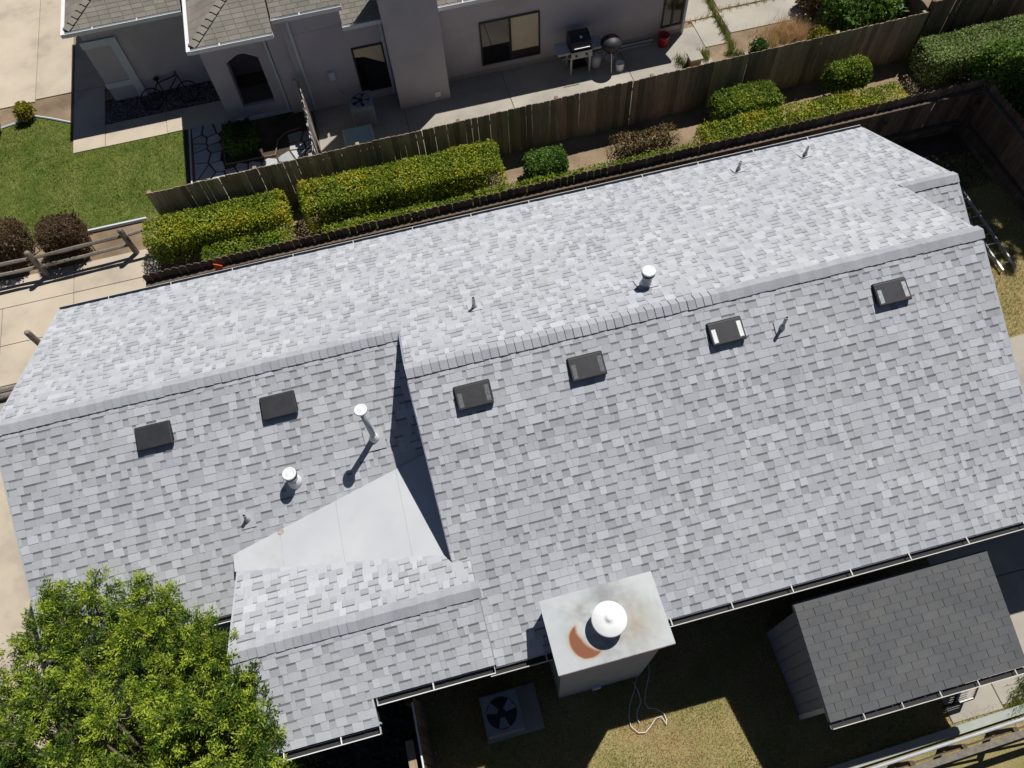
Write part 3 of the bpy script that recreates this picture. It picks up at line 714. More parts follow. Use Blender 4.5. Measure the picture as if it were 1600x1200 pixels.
def hip(xa, xb, y, z, depth, hipL=True):
    """south slope with a hip at its west end, plus the west slope"""
    b = MB(); p = [V3(xa, y, z), V3(xb, y, z), V3(xb, y+depth, z+sN*depth), V3(xa+(depth if hipL else 0), y+depth, z+sN*depth)]
    b.prism([q-nB*.015 for q in p], -nB*.1)
    if hipL: b.prism([q-nW*.015 for q in (V3(xa, y, z), V3(xa+depth, y+depth, z+sN*depth), V3(xa+depth, y+depth+2, z+sN*depth), V3(xa, y+depth+2, z))], -nW*.1)
    r = b.build('roof', M['deck'], nb)
    st = []
    nb_roof('roof', V3(0, y-.01, z-.004), U, vB, nB, depth/cN, lambda v: [(xa+(v*cN if hipL else 0), xb)], store=st)
    if hipL: nb_roof('roof', V3(xa-.01, y, z-.004), V3(0, 1, 0), vW, nW, depth/cN, lambda v: [(v*cN, depth+2)], store=st)
    finish_tabs(st, r, 'brown3', .135, .29, 90)
    if hipL:
        k = int(depth*1.45/.2)
        d_ = V3(depth, depth, sN*depth).normalized(); side = d_.cross(V3(0, 0, 1)).normalized(); up_ = side.cross(d_)
        for i in range(k):
            p0 = V3(xa, y, z)+d_*(.05+i*.2)
            mb = MB(); mb.add([p0+up_*.05, p0+d_*.23+up_*.022, p0+d_*.23+side*.12-up_*.012, p0+side*.12+up_*.018, p0+d_*.23-side*.12-up_*.012, p0-side*.12+up_*.018, p0-up_*.01, p0+side*.12-up_*.03, p0-side*.12-up_*.03],
                              [(0, 3, 2, 1), (0, 1, 4, 5), (0, 6, 7, 3), (5, 8, 6, 0)])
            mb.build('hip_cap', M['brown3'], r)
hip(-7.46, -4.44, 19.96, 2.5, 2.4); white_gutter(-7.48, -4.47, 19.96, 2.5)
b = MB(); b.box(-7.58, -7.486, 19.86, 24, 2.39, 2.5); b.build('gutter', M['white'], nb)
hip(-4.13, -2.13, 17.6, 3.0, 1.5); white_gutter(-4.15, -2.13, 17.6, 3.0)
b = MB(); b.box(-4.245, -4.156, 17.5, 21, 2.89, 3.0); b.build('gutter', M['white'], nb)
hip(-2.12, -.36, 18.14, 3.0, 2.4, False); white_gutter(-2.12, -.36, 18.14, 3.0)
hip(-.45, .545, 17.99, 2.53, 2.6, False); white_gutter(-.45, .545, 17.99, 2.53)
hip(1.985, 9.4, 17.99, 2.53, 2.6, False); white_gutter(1.985, 9.4, 17.99, 2.53)

# ------------------------------------------------------------------ fences
def board_mesh(name, w, h, t, m, ear=.025):
    mb = MB(); mb.prism([(-w/2, 0, 0), (w/2, 0, 0), (w/2, 0, h-ear), (w/2-ear, 0, h), (-w/2+ear, 0, h), (-w/2, 0, h-ear)], (0, t, 0))
    me = mb.mesh(name); me.materials.append(m); return me
def fence(name, label, p, q, h, wood, pitch=.15, w=.14, t=.02, rails=(.3, 1.15), rail_side=1, ear=.025, jit=.012, post=2.4, wob=.006, gapvar=.004, raildepth=.04, railm=None, lean=.012, posth=None, railh=.09, drop=0.):
    """boards from p to q; rails and posts on the rail_side (left of direction = +1)"""
    p, q = V3(*p, 0), V3(*q, 0); d = q-p; L_ = d.length; d.normalize(); nrm = V3(-d.y, d.x, 0)
    f = thing(name, label, 'fence', (p+q)/2)
    ms = [board_mesh('board', w+dw, h, t, M[wood], ear) for dw in (-.006, -.002, .002)]
    n = int(L_/pitch)
    for i in range(n):
        x = (i+.5)*L_/n+rnd.uniform(-gapvar, gapvar)
        c = p+d*x+nrm*rnd.uniform(-wob, wob)
        rot = Matrix.Rotation(rnd.uniform(-lean, lean), 4, nrm)
        Mx = Matrix.Translation((0, 0, rnd.uniform(-jit, jit)-drop*(1-(i+.5)/n))) @ frame(c, d, nrm, V3(0, 0, 1))
        Mx = Matrix.Translation(Mx.translation) @ rot @ Matrix.Translation(-Mx.translation) @ Mx
        o = place('board', rnd.choice(ms), f, Mx); o['tone'] = rnd.uniform(-.16, .16)
    rm = M[railm or wood]; off = (t+wob+.004) if rail_side > 0 else -(wob+.004+raildepth)
    for z in rails:
        k = max(1, int(L_/post)); 
        for i in range(k):
            a = p+d*(L_*i/k+.003)+nrm*off; b = MB(); b.obox(a+V3(0, 0, z-railh/2-drop*(1-i/k)), d*(L_/k-.006)+V3(0, 0, drop/k), nrm*raildepth, V3(0, 0, railh)); b.build('rail', rm, f)
    k = max(1, int(L_/post)); off2 = (t+wob+raildepth+.008) if rail_side > 0 else -(wob+raildepth+.008+.09)
    for i in range(k+1):
        a = p+d*min(L_-.09, L_*i/k)+nrm*off2; b = MB(); b.obox(a, d*.09, nrm*.09, V3(0, 0, posth or h-.06)); b.build('post', rm, f)
    return f
fence('fence', 'tall weathered board fence between the hedges and the stucco house', (-5.98, 14.74), (14.68, 15.14), 1.5, 'wood', pitch=.158, w=.1565, rail_side=1, rails=(.3, 1.2), lean=.004, gapvar=.0025)
fence('fence', 'dark scallop-topped fence running just behind the grey roof', (-6.2, 12.36), (14.66, 12.36), 1.63, 'wood_dark', pitch=.165, w=.158, rail_side=-1, rails=(.35, 1.36), ear=.05, railm='wood_dark', raildepth=.13, posth=1.05, railh=.035, gapvar=.002, lean=.004, drop=.2)
fence('fence', 'fence at the right edge running down beside the ladder', (14.72, 12.34), (14.95, 3.0), 1.6, 'wood_dark', pitch=.165, w=.158, rail_side=-1, rails=(.35, 1.36), ear=.05, raildepth=.1, posth=1.25, railh=.04, lean=.004)
fence('fence', 'dark fence in the top right corner behind the clipped hedge', (14.8, 15.22), (22.0, 15.3), 1.72, 'wood_dark', pitch=.158, w=.152, rail_side=1)
fence('fence', 'short fence running away behind the top right shrubs', (14.72, 15.26), (14.78, 20.0), 1.5, 'wood_dark', pitch=.158, w=.152, rail_side=-1, ear=.01)
fence('fence', 'silvered ragged side gate fence beside the stucco porch', (-1.84, 15.0), (-1.92, 17.9), 1.4, 'wood_pale', pitch=.15, w=.13, rail_side=1, rails=(.25, 1.1), jit=.035, wob=.02, lean=.04)
fence('fence', 'short dark fence next to the air conditioner in the near yard', (-1.96, -3.0), (-1.86, 2.0), 1.45, 'wood_dark', pitch=.15, w=.14, rail_side=1, rails=(.3, 1.2))
# front split-rail fence
def split_post(x, y, h, label, rails=()):
    t = thing('rail_post', label, 'fence post', (x, y, 0), 'split rail fence posts')
    b = MB(); dx, dy = rnd.uniform(-.01, .01), rnd.uniform(-.01, .01)
    pr = [(.075, 0), (.075, h*.93), (.062, h), (.03, h+.02)]
    b.lathe((x, y, 0), pr, 7); b.build('post', M['rail_wood'], t)
    for (xa, ya, xb, yb, z) in rails:
        b = MB(); n = 6; pts = [(xa+(xb-xa)*i/n, ya+(yb-ya)*i/n+rnd.uniform(-.01, .01), z+rnd.uniform(-.012, .012)) for i in range(n+1)]
        b.tube(pts, [.045+rnd.uniform(-.008, .008) for _ in pts], 6); b.build('rail', M['rail_wood'], t)
split_post(-9.12, 14.28, .95, 'round rail fence post in front of two brown bushes', [(-12., 14.30, -9.12, 14.28, .72), (-12., 14.29, -9.12, 14.27, .38)])
split_post(-6.89, 14.35, .95, 'round rail fence post beside the leftmost yellow-green hedge', [(-9.1, 14.28, -6.89, 14.35, .72), (-9.1, 14.27, -6.89, 14.34, .38), (-6.9, 14.35, -5.9, 14.4, .72)])
split_post(-9.05, 11.95, .9, 'lone rail fence post by the left roof corner', [])
t = thing('log_edging', 'old timber edging at the left frame edge', 'timber', (-9.8, 11.0, 0))
for z, y in ((.08, 11.1), (.10, 10.93)):
    b = MB(); pts = [(-13+i*.6, y+rnd.uniform(-.01, .01), z) for i in range(10)]; b.tube(pts, [.075]*10, 7); b.build('timber', M['rail_wood'], t)
t = MB(); t.box(-8.25, -6.6, 15.38, 15.43, 0, .10); tag(t.build('lawn_edging', M['trim']), 'pale straight edging board at the near edge of the front lawn', 'edging')
b = MB()
pts = [(-12, 19.75, .03), (-10.65, 20.02, .03), (-10.17, 20.11, .03), (-9.69, 20.25, .03), (-9.19, 19.99, .03), (-8.62, 19.65, .03)]
b.tube(pts, .03, 6); tag(b.build('bed_edging', M['trim']), 'curved edging between lawn and driveway bed', 'edging')
# fence along the bottom right
t = thing('rail_fence', 'low rail fence with timber cap in the bottom right corner', 'fence', (7, -1.05, 0))
MB().tube([(3.0, -1.02, .92), (6.6, -.93, .93), (11, -.84, .92)], .028, 8).build('top_rail', M['vent_grey'], t)
b = MB(); b.obox((3.0, -1.27, .86), (8, .18, 0), (0, .10, 0), (0, 0, .04)); b.build('cap_board', M['rail_wood'], t)
for i in range(9):
    x = 3.1+i*.95; y = -1.12+.0225*(x-3)
    b = MB(); b.box(x-.04, x+.04, y-.04, y+.03, 0, .9); b.build('post', M['wood_dark'], t)
    if i < 8:
        b = MB(); b.obox((x+.04, y-.03, .62), (.87, .02, .18), (0, .02, 0), (0, 0, .06)); b.build('brace', M['wood_dark'], t)
        b = MB(); b.obox((x+.04, y-.06, .25), (.87, .02, 0), (0, .02, 0), (0, 0, .14)); b.build('rail', M['wood_dark'], t)
b = MB(); b.obox((3.0, -1.0, .0), (8.0, .19, 0), (0, .14, 0), (0, 0, .12)); structure(b.build('kerb', mat('pale_green_concrete', (.30, .33, .30), (.36, .38, .34), 3, .9)))

# ------------------------------------------------------------------ shed
sx0, sx1 = 4.6, 8.02; syT, szT, syB, szB = 1.655, 2.42, -.12, 1.86
shed = thing('shed', 'dark roofed garden shed against the near side of the house', 'shed', ((sx0+sx1)/2, .8, 0))
sd = V3(0, syT-syB, szT-szB); sl_ = sd.length; sv = sd.normalized(); sn = V3(1, 0, 0).cross(sv)
b = MB(); b.prism([V3(sx0, syB, szB)-sn*.012, V3(sx1, syB, szB)-sn*.012, V3(sx1, syT, szT)-sn*.012, V3(sx0, syT, szT)-sn*.012], -sn*.08); sroof = b.build('roof', M['deck'], shed)
st = []; nb_roof('roof', V3(0, syB-.015, szB-.003), U, sv, sn, sl_+.015, lambda v: [(sx0-.01, sx1+.01)], store=st, exp=.134, w=.285)
finish_tabs(st, sroof, 'dark3', .134, .285)
b = MB(); b.obox(V3(sx0-.012, syT+.0, szT-.005), (sx1-sx0+.024, 0, 0), -sv*.05, sn*.012); b.build('drip_edge', M['dark3'], sroof)
wx0, wx1, wy0, wy1 = 4.74, 7.88, .06, 1.6
b = MB(); b.prism([(wx0, wy0, 0), (wx0, wy0, szB-.05), (wx0, wy1, szT-.12), (wx0, wy1, 0)], (wx1-wx0, 0, 0)); b.build('wall', M['house_wall'], shed)
k = 8; zt_ = lambda y: szB+(y-syB)*(szT-szB)/(syT-syB)-.1
for i in range(k):
    ya = wy0+(wy1-wy0)*i/k+.006; yb = wy0+(wy1-wy0)*(i+1)/k-.006
    b = MB(); b.prism([(wx0-.001, ya, .03), (wx0-.001, yb, .03), (wx0-.001, yb, zt_(yb)), (wx0-.001, ya, zt_(ya))], (-.016, 0, 0)); b.build('wall_plank', M['house_wall'], shed)
for i in range(16):
    xa = wx0+(wx1-wx0)*i/16+.006; xb = wx0+(wx1-wx0)*(i+1)/16-.006
    b = MB(); b.box(xa, xb, wy0-.017, wy0-.001, .03, zt_(wy0)-.02); b.build('wall_plank', M['house_wall'], shed)
b = MB(); b.box(wx0-.03, wx0+.06, wy0-.04, wy0+.04, .0, 1.72); b.build('corner_board', M['trim'], shed)
b = MB(); b.prism([(sx0+.0, syB, szB-.10), (sx0+.0, syT, szT-.10), (sx0, syT, szT-.015), (sx0, syB, szB-.015)], (-.008, 0, 0)); b.build('rake_board', M['house_wall'], shed)
b = MB(); y_, z_ = syB-.02, szB-.01
b.box(sx0, sx1, y_-.105, y_-.092, z_-.016, z_+.0); g = b.build('gutter', M['gutter'], shed)
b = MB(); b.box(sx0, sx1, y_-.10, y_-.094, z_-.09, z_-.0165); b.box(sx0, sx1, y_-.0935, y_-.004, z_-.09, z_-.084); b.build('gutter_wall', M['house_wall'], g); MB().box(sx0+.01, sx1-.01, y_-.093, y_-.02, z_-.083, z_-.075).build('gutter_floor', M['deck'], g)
for i in range(5): MB().box(sx0+.55+i*.66, sx0+.567+i*.66, y_-.091, y_+.02, z_-.006, z_-.001).build('gutter_strap', M['gutter'], g)
t = thing('bench', 'small dark framed slatted bench in front of the shed', 'bench', (7.62, -.3, 0))
bq = [V3(7.29, -.42, .4), V3(7.67, -.41, .4), V3(7.98, -.14, .4), V3(7.58, -.14, .4)]
for a_, c_ in ((0, 3), (1, 2), (0, 1), (3, 2)):
    MB().tube([bq[a_], bq[c_]], .025, 6).build('frame_bar', M['black_metal'], t)
for q in bq: MB().tube([q, V3(q.x, q.y, 0)], .022, 6).build('leg', M['black_metal'], t)
for i in range(9):
    f_ = (i+.5)/9; a_ = bq[0].lerp(bq[3], f_); c_ = bq[1].lerp(bq[2], f_)
    b = MB(); b.obox(a_+V3(0, -.012, .006), c_-a_, (0, .02, 0), (0, 0, .012)); b.build('slat', M['wood_pale'], t)

# ------------------------------------------------------------------ yard things
def ac_unit(x, y, w, h, label, m='ac', blades=True, slab=None, n=5):
    t = thing('air_conditioner', label, 'air conditioner', (x, y, 0)); r = w*.41
    b = MB(); b.box(x-w/2, x+w/2, y-w/2, y+w/2, .06, h-.03); b.build('casing', M[m], t, bevel=.02)
    for sy in range(14):
        z = .12+sy*(h-.24)/14
        b = MB(); b.box(x-w/2+.05, x+w/2-.05, y-w/2-.008, y-w/2-.001, z, z+.018); b.build('louvre_slat', M[m], t)
    # top plate with a round opening
    b = MB(); k = 32; z = h
    for i in range(k):
        a0, a1 = 2*math.pi*i/k, 2*math.pi*(i+1)/k
        def sq(a):
            c, s = math.cos(a), math.sin(a); f_ = (w/2)/max(abs(c), abs(s)); return (x+c*f_, y+s*f_)
        p0, p1 = sq(a0), sq(a1)
        q0, q1 = (x+r*math.cos(a0), y+r*math.sin(a0)), (x+r*math.cos(a1), y+r*math.sin(a1))
        b.add([(*q0, z), (*p0, z), (*p1, z), (*q1, z), (*q0, z-.10), (*q1, z-.10), (*p0, z-.03), (*p1, z-.03)], [(0, 1, 2, 3), (0, 3, 5, 4), (1, 6, 7, 2)])
    b.build('top_plate', M[m], t)
    b = MB(); b.lathe((x, y, h-.028), [(r, 0), (0, .001)], 32); b.build('well', M['black_metal'], t)
    f = MB(); f.lathe((x, y, h-.02), [(.07, 0), (.07, .025), (0, .03)], 14); hub = f.build('fan_hub', M['black_metal'], t)
    for i in range(n):
        a = 2*math.pi*i/n+.5; c = V3(math.cos(a), math.sin(a), 0); s = V3(-math.sin(a), math.cos(a), 0)
        b = MB(); o = V3(x, y, h-.014); b.add([o+c*.07-s*.04, o+c*r*.93-s*.10, o+c*r*.93+s*.10+V3(0, 0, .02), o+c*.07+s*.04+V3(0, 0, .015)], [(0, 1, 2, 3)]); b.build('fan_blade', M['fan'], hub)
    for i in range(6):
        rr = r*(i+1)/6.2
        b = MB(); pts = [(x+rr*math.cos(2*math.pi*j/28), y+rr*math.sin(2*math.pi*j/28), h+.012) for j in range(29)]; b.tube(pts, .0028, 4, cap=False); b.build('grille_ring', M['black_metal'], t)
    if slab: MB().box(*slab, 0, .06).build('base_slab', M['concrete_grey'], t)
    return t
ac_unit(-.48, 1.43, .66, .75, 'air conditioner seen from above in deep shade below the near eave', 'ac', slab=(-.86, .2, 1.05, 1.86), n=3)
ac_unit(-.48, 17.22, .62, .78, 'air conditioner standing under the narrow window of the stucco house', slab=(-.86, -.1, 16.86, 17.6))
t = thing('utility_box', 'pale green utility box tucked behind the tall fence', 'box', (-.75, 16.0, 0))
MB().box(-1.1, -.38, 15.7, 16.35, 0, .62).build('body', M['green_box'], t, bevel=.06); MB().box(-1.13, -.35, 15.67, 16.38, .621, .68).build('lid', M['green_box'], t, bevel=.04)
# gas grill
gx, gy = 5.75, 17.55
t = thing('gas_grill', 'black and steel gas grill against the stucco wall', 'grill', (gx, gy, 0))
b = MB(); pro = [(-.26, .80), (-.30, .88), (-.22, 1.06), (-.02, 1.17), (.18, 1.15), (.26, 1.0), (.26, .80)]
b.prism([(gx-.29, gy+p, q) for p, q in pro], (.58, 0, 0)); lid = b.build('lid', M['black_metal'], t, bevel=.015)
MB().tube([(gx-.22, gy-.33, .93), (gx+.22, gy-.33, .93)], .014, 8).build('handle', M['steel'], lid)
b = MB(); b.lathe((gx+.02, gy-.12, 1.122), [(.035, 0), (.035, .012), (0, .014)], 12, ax=(0, -.5, .85)); b.build('gauge', M['white'], lid)
b = MB(); b.box(gx-.29, gx+.29, gy-.25, gy+.26, .60, .795); b.build('firebox', M['black_metal'], t)
b = MB(); b.obox((gx-.30, gy-.33, .62), (.6, 0, 0), (0, .06, .16), (0, -.03, .012)); pan = b.build('control_panel', M['steel'], t)
for k_ in (-.16, .14):
    b = MB(); b.lathe((gx+k_, gy-.33, .70), [(.035, 0), (.03, .035), (0, .036)], 12, ax=(0, -.93, .35)); b.build('knob', M['black_metal'], pan)
for sx in (-1, 1):
    b = MB(); xa = gx+sx*.31; xb = gx+sx*.66; b.box(min(xa, xb), max(xa, xb), gy-.24, gy+.22, .76, .79); b.build('side_shelf', M['vent_grey'], t)
    b = MB(); b.box(min(xa, xb), max(xa, xb), gy-.262, gy-.241, .735, .795); b.build('shelf_edge', M['wood_pale'], t)
    for yy in (-.22, .2):
        b = MB(); xl = gx+sx*.27; b.box(xl-.025, xl+.025, gy+yy-.025, gy+yy+.025, .0, .6); b.build('leg', M['vent_grey'], t)
MB().box(gx-.24, gx+.24, gy-.19, gy+.17, .16, .185).build('lower_shelf', M['black_metal'], t)
t2 = thing('gas_bottle', 'grey gas bottle standing between the two grills', 'gas bottle', (gx+.5, gy-.1, 0))
b = MB(); b.lathe((gx+.5, gy-.1, 0), [(.11, 0), (.11, .03), (.15, .06), (.15, .34), (.11, .42), (.04, .44), (.04, .5), (0, .5)], 18); b.build('cylinder', M['vent_grey'], t2, smooth=True)
# kettle grill
kx, ky = 6.62, 17.32
t = thing('kettle_grill', 'black round kettle grill right of the gas grill', 'grill', (kx, ky, 0))
b = MB(); b.lathe((kx, ky, .55), [(.1, 0), (.22, .08), (.285, .2), (.29, .24)], 28); b.build('bowl', M['black_metal'], t, smooth=True)
b = MB(); b.lathe((kx, ky, .795), [(.295, 0), (.285, .07), (.2, .16), (.08, .195), (0, .2)], 28); lid = b.build('lid', M['black'], t, smooth=True)
MB().tube([(kx-.06, ky, .99), (kx-.05, ky, 1.03), (kx+.05, ky, 1.03), (kx+.06, ky, .99)], .012, 6).build('handle', M['wood_dark'], lid)
for a in (.4, 2.5, 4.6): MB().tube([(kx+.14*math.cos(a), ky+.14*math.sin(a), .6), (kx+.3*math.cos(a), ky+.3*math.sin(a), 0)], .015, 6).build('leg', M['alu'], t)
b = MB(); b.lathe((kx, ky, .3), [(.13, 0), (.15, .03), (.02, .035)], 18); b.build('ash_pan', M['alu'], t)
t = thing('paint_can', 'pale can on the ground below the kettle grill', 'can', (kx+.24, ky-.2, 0)); b = MB(); b.lathe((kx+.24, ky-.2, 0), [(.12, 0), (.12, .24), (.125, .25), (.1, .25), (.1, .23), (0, .23)], 18); b.build('body', M['white'], t, smooth=True)
MB().tube([(kx+.12, ky-.2, .24), (kx+.24, ky-.23, .34), (kx+.36, ky-.2, .24)], .005, 5).build('handle', M['steel'], t)
t = thing('bucket', 'red plastic bucket by the corner of the stucco house', 'bucket', (8.36, 17.72, 0))
b = MB(); b.lathe((8.36, 17.72, 0), [(.13, 0), (.165, .34), (.175, .34), (.175, .37), (.158, .37), (.125, .02), (0, .02)], 24); b.build('body', M['red'], t, smooth=True)
MB().tube([(8.19, 17.72, .35), (8.24, 17.58, .33), (8.36, 17.52, .32), (8.48, 17.58, .33), (8.53, 17.72, .35)], .006, 5).build('handle', M['steel'], t)
for i, (ya, yb, z, lab) in enumerate(((17.93, 17.99, .05, 'white pipe lying nearest the stucco wall'), (17.82, 17.86, .05, 'white pipe lying on the patio in front of another pipe'))):
    b = MB(); b.tube([(5.4+i*.5, ya, z), (8.15-i*.1, yb, z)], .03, 8); tag(b.build('pipe', M['vent_grey'] if i else M['white']), lab, 'pipe', 'pipes lying along the wall')
t = thing('planter_block', 'square stone capped block beside the weedy bed', 'block', (8.9, 16.66, 0))
MB().box(8.75, 9.05, 16.5, 16.8, 0, .3).build('base', mat('red_brick', (.22, .10, .06), (.3, .2, .13), 20, .9), t); MB().box(8.71, 9.09, 16.47, 16.83, .301, .36).build('cap', M['concrete_grey'], t, bevel=.01)
# ladder lying in the right-hand side yard
t = thing('ladder', 'aluminium ladder lying on the ground beside the right gable', 'ladder', (13.45, 9.0, 0))
for x, ya, yb in ((13.62, 7.84, 11.0), (13.28, 7.86, 11.0)): MB().box(x-.018, x+.018, ya, yb, .06, .14).build('rail', M['alu'], t)
for i in range(11): MB().tube([(13.30, 8.06+i*.288, .10), (13.60, 8.06+i*.288, .10)], .015, 8).build('rung', M['alu'], t)
# white cable below the chimney
pts = [(2.39, 1.67), (2.33, 1.44), (2.16, 1.17), (2.09, 1.0), (2.12, 0.9), (2.26, 0.85), (2.37, 0.74), (2.38, 0.64), (2.35, 0.55), (2.34, 0.61), (2.31, 0.7), (2.2, 0.7), (2.06, 0.59), (1.94, 0.52), (1.82, 0.55), (1.72, 0.68), (1.73, 0.82), (1.8, 1.01), (1.97, 1.25), (2.13, 1.53)]
b = MB(); b.tube([(x, y, .05+.01*math.sin(i)) for i, (x, y) in enumerate(pts)], .008, 5); tag(b.build('cable', M['cable'], smooth=True), 'long white cable looping over the lawn below the chimney', 'cable')
b = MB(); b.tube([(x, y, .05) for x, y in [(2.0, 1.4), (2.04, 1.2), (2.03, 1.03), (1.95, .94), (1.89, .86), (1.87, .77), (1.89, .7)]], .010, 5); tag(b.build('cable', M['cable'], smooth=True), 'short white cable end inside the loop of the long one', 'cable')
# old post and board next to the near fence
t = thing('gate_post', 'sunlit splintered wooden post beside the dark rock bed', 'post', (-2.05, 1.1, 0))
b = MB(); b.prism([(-2.11, .7, 0), (-1.985, .7, 0), (-1.985, .82, 0), (-2.11, .82, 0)], (0, 0, 1.48)); b.build('post', M['rail_wood'], t)
b = MB(); b.obox((-2.12, .72, 1.40), (.13, .0, 0), (-.0, .62, 0), (0, 0, .035)); b.build('top_board', mat('raw_board', (.36, .28, .19), (.27, .205, .14), 5, .9, stretch=(5, .6, 5)), t)
b = MB(); b.tube([(-1.90, -1, 1.49), (-1.885, 1.9, 1.49)], .016, 8); tag(b.build('conduit', M['white'], t), None)
# orange cone end and bicycle
b = MB(); b.lathe((-4.02, 12.05, 0), [(.16, 0), (.16, .03), (.11, .03), (.03, .6), (.0, .6)], 16)
b = MB(); b.prism([(-4.6, 12.22, 1.12), (-4.44, 12.22, 1.06), (-4.40, 12.22, 1.3), (-4.56, 12.22, 1.42)], (0, .02, 0)); tag(b.build('reflector', M['orange']), 'small orange panel on the inside of the dark fence', 'panel')
bx, by = -5.75, 19.95
t = thing('bicycle', 'dark bicycle leaning against the shaded garage wall', 'bicycle', (bx, by, 0))
ln = lambda x, z: V3(bx+x, by-.5+z*.8, z*.55+.02)
def wheel(cx_):
    b = MB(); b.tube([ln(cx_+.3*math.cos(2*math.pi*j/24), .33+.3*math.sin(2*math.pi*j/24)) for j in range(25)], .02, 6, cap=False); w = b.build('wheel', M['rubber'], t)
    for j in range(6):
        a = math.pi*j/6; MB().tube([ln(cx_+.29*math.cos(a), .33+.29*math.sin(a)), ln(cx_-.29*math.cos(a), .33-.29*math.sin(a))], .003, 4).build('spoke', M['black_metal'], w)
wheel(-.5); wheel(.52)
b = MB()
for p, q in (((-.5, .33), (-.12, .3)), ((-.12, .3), (-.22, .78)), ((-.22, .78), (-.5, .33)), ((-.12, .3), (.32, .8)), ((-.22, .74), (.3, .84)), ((.3, .95), (.52, .33))): b.tube([ln(*p), ln(*q)], .018, 6)
b.build('frame', M['black_metal'], t)
b = MB(); c = ln(-.24, .84); b.lathe(c, [(.02, -.06), (.06, 0), (.09, .02), (.05, .05), (0, .055)], 10); b.build('saddle', M['rubber'], t)
b = MB(); c = ln(.3, .98); b.tube([c+V3(-.1, -.26, .0), c+V3(.03, -.2, .03), c, c+V3(.03, .1, .03), c+V3(-.05, .14, 0)], .014, 6); b.build('handlebar', M['black_metal'], t)

# ------------------------------------------------------------------ loose stones and flagstones
def stones(name, label, x0_, x1_, y0_, y1_, n, r0, r1, m, zbase=.0):
    ico = np.array([(0, 0, 1), (.9, 0, .35), (.28, .85, .35), (-.72, .53, .35), (-.72, -.53, .35), (.28, -.85, .35), (0, 0, -.4)]); F0 = [(0, 1, 2), (0, 2, 3), (0, 3, 4), (0, 4, 5), (0, 5, 1), (1, 6, 2), (2, 6, 3), (3, 6, 4), (4, 6, 5), (5, 6, 1)]
    Vs = []; Fs = []; T = []
    for i in range(n):
        r = nr.uniform(r0, r1); a = nr.uniform(0, 6.28); c, s = math.cos(a), math.sin(a)
        v = ico*nr.uniform(.7, 1.2, ico.shape)*r; v[:, 2] *= .7; v = np.c_[v[:, 0]*c-v[:, 1]*s, v[:, 0]*s+v[:, 1]*c, v[:, 2]]
        v += (nr.uniform(x0_, x1_), nr.uniform(y0_, y1_), zbase+r*.2); k = i*7
        Vs.append(v); Fs += [(p+k, q+k, w+k) for p, q, w in F0]; T += [nr.uniform(-.4, .4)]*10
    o = npobj(name, np.vstack(Vs), Fs, T, m); tag(o, label, 'stones', kind='stuff')
stones('rocks', 'black rocks filling the bed below the near gable eave', -4.5, -2.2, -.5, 2.2, 900, .04, .085, M['rock'])
stones('gravel', 'dark gravel in the bed along the garage wall', -7.6, -4.2, 19.32, 20.2, 1800, .02, .045, M['gravel'])
fs_ = bpy.data.objects.new('flagstone_path', None); link(fs_, None, (-4, 17, 0)); structure(fs_)
sheet('flagstone_bed', -5.3, -1.95, 14.95, 18.5, .008, M['mulch'])
seeds = []
for i in range(9):
    for j in range(9): seeds.append((-5.25+(i+.5+rnd.uniform(-.36, .36))*3.3/9, 15.2+(j+.5+rnd.uniform(-.36, .36))*3.2/9))
for i, (px, py) in enumerate(seeds):
    if -4.45 < px < -2.75 and py > 16.7: continue
    if px > -2.8 and py > 17.5: continue
    poly = [(-5.27, 15.15), (-1.98, 15.15), (-1.98, 18.42), (-5.27, 18.42)]
    for j, (qx, qy) in enumerate(seeds):
        if i == j or (qx-px)**2+(qy-py)**2 > 1.5: continue
        mx_, my_ = (px+qx)/2, (py+qy)/2; dx, dy = px-qx, py-qy; l_ = math.hypot(dx, dy); dx /= l_; dy /= l_
        poly = clip_poly(poly, dx, dy, -(dx*mx_+dy*my_)-.022)
        if len(poly) < 3: break
    if len(poly) >= 3: MB().prism([(x, y, 0) for x, y in poly], (0, 0, .03+rnd.uniform(0, .012))).build('flagstone', M['flag'], fs_, bevel=.008)
b = MB(); b.tube([(-5.4, 15.3, .05), (-5.32, 18.4, .05)], .022, 6); tag(b.build('path_edging', M['trim']), 'straight edging along the left side of the flagstones', 'edging')
b = MB(); b.tube([(-4.42, 18.3, .05), (-4.43, 16.72, .05), (-3.08, 16.68, .05), (-2.95, 17.2, .05), (-2.7, 17.42, .05), (-2.3, 17.5, .05)], .022, 6); tag(b.build('bed_edging', M['wood']), 'edging round the dark bed in front of the porch', 'edging')
sheet('porch_bed', -4.42, -2.5, 16.7, 18.29, .012, M['mulch'])
sheet('lawn_border', -5.5, -5.41, 15.45, 18.4, .014, M['mulch'])

